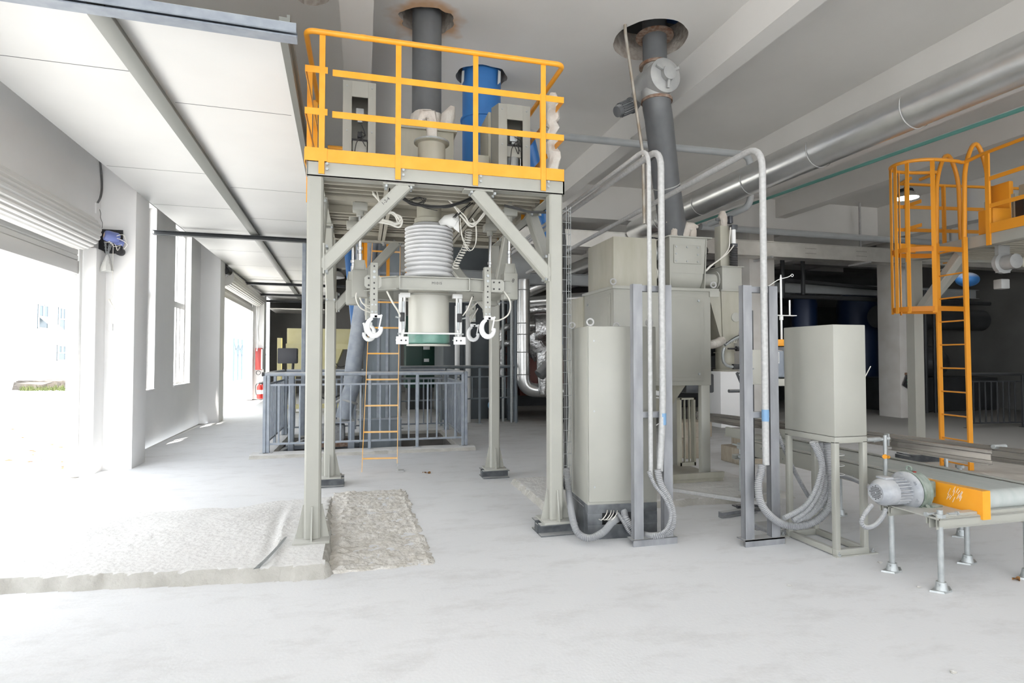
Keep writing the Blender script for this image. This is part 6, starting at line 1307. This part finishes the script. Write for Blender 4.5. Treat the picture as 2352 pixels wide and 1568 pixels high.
for (p, q) in ((G(-.0,-.1,2.1), G(0,-.75,2.78)), (G(1.2,-2.2,2.05), G(.5,-2.2,2.78)), (G(.1,0,2.1), G(.75,0,2.78)), (G(2.2,-.3,2.0),G(1.5,-.3,2.8))): b = MB(); b.bar(p, q, .11, .11); b.build('brace', M['paint'], g2)
def rp(a, c, z0=2.8, z1=3.93, w=.05): b = MB(); b.sweep(G(a,c,z0), G(a,c,z1), [(-w/2,-.012),(w/2,-.012),(w/2,.012),(-w/2,.012)], up=tuple(ex)); return b.build('rail_post', M['orange'], g2)
M['orange2'] = M['orange']
for c in (0, -1.22, -1.85, -2.5): rp(-.09, c)
for a in (.55, 1.5): rp(a, .06)
def fl(p, q, h, nm): b = MB(); b.bar(p, q, .008, h); return b.build(nm, M['orange'], g2)
for z in (3.27, 3.60): fl(G(-.09,-1.2,z), G(-.09,-2.6,z), .05, 'mid_rail'); fl(G(-.2,.06,z), G(2.6,.06,z), .05, 'mid_rail'); fl(G(-.09,.06,z), G(-.09,-.25,z), .05, 'mid_rail')
fl(G(-.09,-1.2,3.0), G(-.09,-2.6,3.0), .12, 'toe_board'); fl(G(-.15,.06,3.0), G(1.0,.06,3.0), .12, 'toe_board')
b = MB(); b.rings([G(-.09,-2.6,3.93),G(-.09,-1.15,3.93)],.022,12); b.rings([G(-.2,-.2,3.93),G(-.15,.06,3.93),G(2.6,.06,3.93)],.022,12); b.build('top_rail', M['orange'], g2)
# machinery on and under that deck
b = MB(mxg); b.box((.35,-1.75,2.94),(.9,-1.2,3.55),.01); b.box((.30,-1.2,2.94),(.5,-.8,3.45)); b.build('deck_housing', M['paintold'], g2)
b = MB(mxg); b.box((.05,-1.15,2.95),(.30,-.95,3.28),.01); b.box((.28,-1.15,2.95),(.34,-.9,3.62),.01); b.build('orange_cover', M['orange'], g2)
b = MB(mxg); b.box((.30,-1.3,2.95),(.36,-1.16,3.36)); b.build('control_opening', M['black'], g2)
b = MB(mxg); b.cyl((.2,-1.9,2.2),(.2,-1.9,2.75),.025,seg=14); b.build('piston_rod', M['chrome'], g2)
b = MB(mxg); b.box((.08,-2.0,2.05),(.36,-1.8,2.22),.01); b.cyl((.2,-1.9,2.75),(.2,-1.9,2.85),.07,seg=16); b.cyl((.2,-1.9,1.95),(.2,-1.9,2.05),.03,seg=12); b.build('guide_block', M['paint'], g2)
b = MB(mxg); b.lathe((.3,-1.0,2.62),[(.13,0),(.13,.05),(.09,.06),(.09,.2)],(0,-1,0),22); b.box((.22,-1.05,2.5),(.38,-1.0,2.85)); b.box((.24,-1.06,2.30),(.36,-.95,2.42),.01); b.build('valve_body', M['valve'], g2)
b = MB(mxg); b.flex([(.35,-1.05,2.62),(.55,-1.3,2.60),(.8,-1.6,2.55),(1.0,-2.0,2.52)],.06,.02,12,.06); b.build('corrugated_hose', M['paintold'], g2)
b = MB(); c = P(2222,642,y=8.3); b.ball(c, .17, (1.3,1,.8)); b.cyl(c, (c.x,c.y,SL), .02, seg=8); solo('blue_vessel', b, 'blue', 'small blue rounded vessel seen through the caged ladder under the second platform', 'vessel')
# ladder and cage
l2 = thing('caged_ladder', 'orange-yellow caged ladder leading up to the second platform on the right', 'ladder', (7.3,5.6,0))
A0_ = Vector((7.36,5.86,0)); B0_ = A0_-ey*.41+ex*.0
lean = ex*.03
def orange(b, nm): return b.build(nm, M['orange'], l2)
for p in (A0_, B0_):
    b = MB(); b.sweep(p, p+Vector((0,0,2.95))-ex*.02, [(-.012,-.03),(.012,-.03),(.012,.03),(-.012,.03)], up=tuple(ex)); orange(b, 'stile')
    b = MB(); tp = p+Vector((0,0,2.95)); b.bend([tp-ex*.02, tp+Vector((0,0,.9))+ex*.0, tp+Vector((0,0,1.28))+ex*.16, tp+Vector((0,0,.9))+ex*.32, tp+ex*.34],.026,.22,12); orange(b, 'grab_hoop')
z = .10
while z < 2.85: b = MB(); b.bar(A0_+Vector((0,0,z)), B0_+Vector((0,0,z)), .022, .018); orange(b, 'rung'); z += .302
cc = (A0_+B0_)/2
def cage(t, z, k=1): # t in 0..1 round the cage from far stile to near stile
    a = PI*t; return cc+ey*(.205+.17*math.sin(a))*math.cos(a)*k-ex*.78*math.sin(a)**.9*k+Vector((0,0,z))
for z in (2.02, 2.76):
    b = MB(); pts = [cage(k/28, z) for k in range(29)]; A = [(b.bm.verts.new(p), b.bm.verts.new(p+Vector((0,0,.06)))) for p in pts]
    for k in range(28): b.bm.faces.new((A[k][0],A[k+1][0],A[k+1][1],A[k][1]))
    bmesh.ops.solidify(b.bm, geom=b.bm.faces[:], thickness=.008); orange(b, 'cage_hoop')
b = MB(); pts = [cage(k/28, 3.90, 1.0)+(ey*.0) for k in range(29)]; pts = [G(-.1,-.25,3.90)]+pts+[G(-.09,-1.15,3.93)]; b.rings(catmull(pts,3),.022,10); orange(b, 'cage_top_rail')
for t in (.22,.38,.50,.62,.80): b = MB(); b.rings([cage(t,2.0)*1, cage(t,2.82), cage(t,3.9)], .001, 4); b.bm.free(); b = MB(); n_ = (cage(t,0)-cc); n_.z = 0; s_ = Vector((-n_.y,n_.x,0)).normalized(); b.sweep(cage(t,2.0), cage(t,2.85), [(-.004,-.024),(.004,-.024),(.004,.024),(-.004,.024)], up=tuple(s_)); b.sweep(cage(t,2.85), cage(t,3.9), [(-.004,-.024),(.004,-.024),(.004,.024),(-.004,.024)], up=tuple(s_)); orange(b, 'cage_strap')
b = MB(); b.box(G(-.25,-.15,2.90)-Vector((.2,.02,0)), G(-.1,-.15,3.02)); orange(b, 'landing_plate')
# dusty sheet on the floor, second base, dark plant beyond
b = MB(); rnd = random.Random(4); n = 40; gr = []
for j in range(n):
    row = []
    for i in range(n):
        u = i/(n-1); v = j/(n-1); x = 5.6+3.0*u+.8*v; y = 3.4+3.0*v-.5*u; e = min(u,1-u,v,1-v)
        h = (.02+.11*max(0,noise.noise(Vector((x*1.4,y*1.4,3))))+.035*abs(noise.noise(Vector((x*5,y*5,2)))))*min(1,e*8)
        row.append(b.bm.verts.new((x+.15*noise.noise(Vector((x,y*2,8))), y+.15*noise.noise(Vector((x*2,y,1))), h+.004)))
    gr.append(row)
for j in range(n-1):
    for i in range(n-1): b.bm.faces.new((gr[j][i],gr[j][i+1],gr[j+1][i+1],gr[j+1][i]))
solo('dust_sheet', b, 'sheet', 'crumpled dusty plastic sheet lying on the floor beyond the conveyor', 'sheet')
b = MB(); b.box((5.9,7.3,0),(6.9,8.0,.09),.01); b.box((6.0,7.35,.09),(6.8,7.9,.17),.01); b.bm.free()
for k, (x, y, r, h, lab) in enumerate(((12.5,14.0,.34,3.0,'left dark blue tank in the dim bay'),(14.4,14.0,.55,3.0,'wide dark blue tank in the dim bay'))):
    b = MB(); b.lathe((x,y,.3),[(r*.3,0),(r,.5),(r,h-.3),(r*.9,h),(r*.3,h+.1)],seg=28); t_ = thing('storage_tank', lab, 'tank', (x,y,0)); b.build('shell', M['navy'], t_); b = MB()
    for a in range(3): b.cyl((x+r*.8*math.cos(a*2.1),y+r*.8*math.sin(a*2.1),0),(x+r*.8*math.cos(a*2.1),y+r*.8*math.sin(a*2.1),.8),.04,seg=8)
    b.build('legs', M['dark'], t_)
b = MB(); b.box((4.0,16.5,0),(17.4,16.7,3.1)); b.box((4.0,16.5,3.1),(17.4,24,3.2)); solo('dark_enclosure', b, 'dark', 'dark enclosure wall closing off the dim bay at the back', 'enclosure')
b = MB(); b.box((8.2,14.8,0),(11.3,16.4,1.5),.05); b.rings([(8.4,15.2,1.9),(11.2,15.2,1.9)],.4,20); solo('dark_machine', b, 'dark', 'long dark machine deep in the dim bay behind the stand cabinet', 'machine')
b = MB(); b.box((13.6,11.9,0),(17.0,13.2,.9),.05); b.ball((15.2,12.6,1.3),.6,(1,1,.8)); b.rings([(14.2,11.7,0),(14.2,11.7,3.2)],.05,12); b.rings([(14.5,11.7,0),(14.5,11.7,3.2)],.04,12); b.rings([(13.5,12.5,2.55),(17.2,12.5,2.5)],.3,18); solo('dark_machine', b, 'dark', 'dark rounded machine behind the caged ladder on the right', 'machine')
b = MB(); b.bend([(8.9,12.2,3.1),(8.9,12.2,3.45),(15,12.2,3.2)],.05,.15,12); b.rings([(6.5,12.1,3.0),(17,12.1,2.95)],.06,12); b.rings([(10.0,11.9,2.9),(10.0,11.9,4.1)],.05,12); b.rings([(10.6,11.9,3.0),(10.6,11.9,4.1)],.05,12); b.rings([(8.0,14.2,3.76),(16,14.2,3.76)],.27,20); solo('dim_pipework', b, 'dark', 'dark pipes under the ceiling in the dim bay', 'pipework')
r_ = thing('fence_railing', 'dark low railing at the far right edge in the dim bay', 'railing', (12.5,10,0))
rail_side(r_, (12.0,9.0), (14.6,8.7), 3, 1.1, 'dark', .14, .03, 0, True, .1, .95)
sgn = thing('exit_sign', 'tilted dark green exit sign film behind the second platform leg', 'sign', (9.4,9.4,.8))
b = MB(Matrix.Translation((12.60,10.85,1.05)) @ Matrix.Rotation(.5,4,'Y')); b.box((.0,-.01,-.3),(.38,.02,.0)); b.build('panel', M['black'], sgn)
b = MB(Matrix.Translation((12.60,10.85,1.05)) @ Matrix.Rotation(.5,4,'Y')); b.bar((.08,-.013,-.05),(.16,-.013,-.12),.004,.03); b.bar((.16,-.013,-.12),(.10,-.013,-.22),.004,.03); b.bar((.16,-.013,-.12),(.26,-.013,-.2),.004,.03); b.bar((.05,-.013,-.14),(.2,-.013,-.06),.004,.025); b.ball((.06,-.013,-.02),.025,(1,.2,1)); b.build('running_man', mat('green_sign_glow', (.05,.7,.3), .5), sgn)
# timber blocks at the far end of the belt
b = MB(); b.box((4.4,7.3,.30),(4.9,7.7,.52),.01); b.box((4.45,7.3,0),(4.85,7.7,.30),.01); solo('timber_block', b, 'wood', 'stained timber block beyond the far end of the belt', 'block')
b = MB(); b.box((4.9,6.7,0),(5.6,7.1,.22),.01); b.box((5.0,6.7,.22),(5.4,7.0,.36),.01); solo('timber_block', b, 'wood', 'stacked timber block behind the sewing post', 'block')
# strap at the front edge of the raised slab, dead leaf, bits
b = MB(); pts = [P(657,1234,z=.10),P(640,1255,z=.105),P(615,1282,z=.10),P(596,1300,z=.095),P(586,1312,z=.06),P(577,1332,z=.005)]; q_ = catmull(pts,6)
A = [(b.bm.verts.new(p+Vector((-.010-.012*(i/len(q_)),0,.004))), b.bm.verts.new(p+Vector((.010+.012*(i/len(q_)),.004,.006)))) for i, p in enumerate(q_)]
for k in range(len(A)-1): b.bm.faces.new((A[k][0],A[k+1][0],A[k+1][1],A[k][1]))
bmesh.ops.solidify(b.bm, geom=b.bm.faces[:], thickness=.002); solo('steel_strap', b, 'galv', 'thin grey steel strap hanging over the edge of the raised slab', 'strap')
def leafy(p, s, lab, m='leaf'):
    b = MB(); p = Vector(p); n_ = 10; A = []
    for k in range(n_+1):
        t = k/n_; wd = s*.22*math.sin(PI*t)**.8; A.append((b.bm.verts.new(p+Vector((s*(t-.5),-wd,.01+.02*math.sin(t*5)))), b.bm.verts.new(p+Vector((s*(t-.5),wd,.014+.012*math.cos(t*7))))))
    for k in range(n_): b.bm.faces.new((A[k][0],A[k+1][0],A[k+1][1],A[k][1]))
    return solo('dead_leaf', b, m, lab, 'leaf')
leafy((.78,7.2,0), .10, 'single dry brown leaf on the floor between the platform legs'); leafy((4.11,2.80,0), .07, 'curled yellow leaf on the floor by the conveyor foot at the right edge')
rnd = random.Random(9)
for k, (u, v) in enumerate(((2021,1292),(2111,1349),(1813,1345),(1815,1232),(705,970+130),(2190,1545))):
    p = P(u, v, z=0); b = MB(); b.ball(p+Vector((0,0,.004)), .012, (1.5,1,.5), 8, 6); b.jitter(.004,90); solo('pebble', b, 'rawslab', ['pale crumb of concrete on the floor left of the near conveyor leg','pale crumb of concrete left of the nearest conveyor foot','tiny crumb in front of the right channel frame','tiny crumb behind the right channel frame base','small crumb on the floor behind the left front leg','small chip near the bottom right corner of the floor'][k], 'crumb')
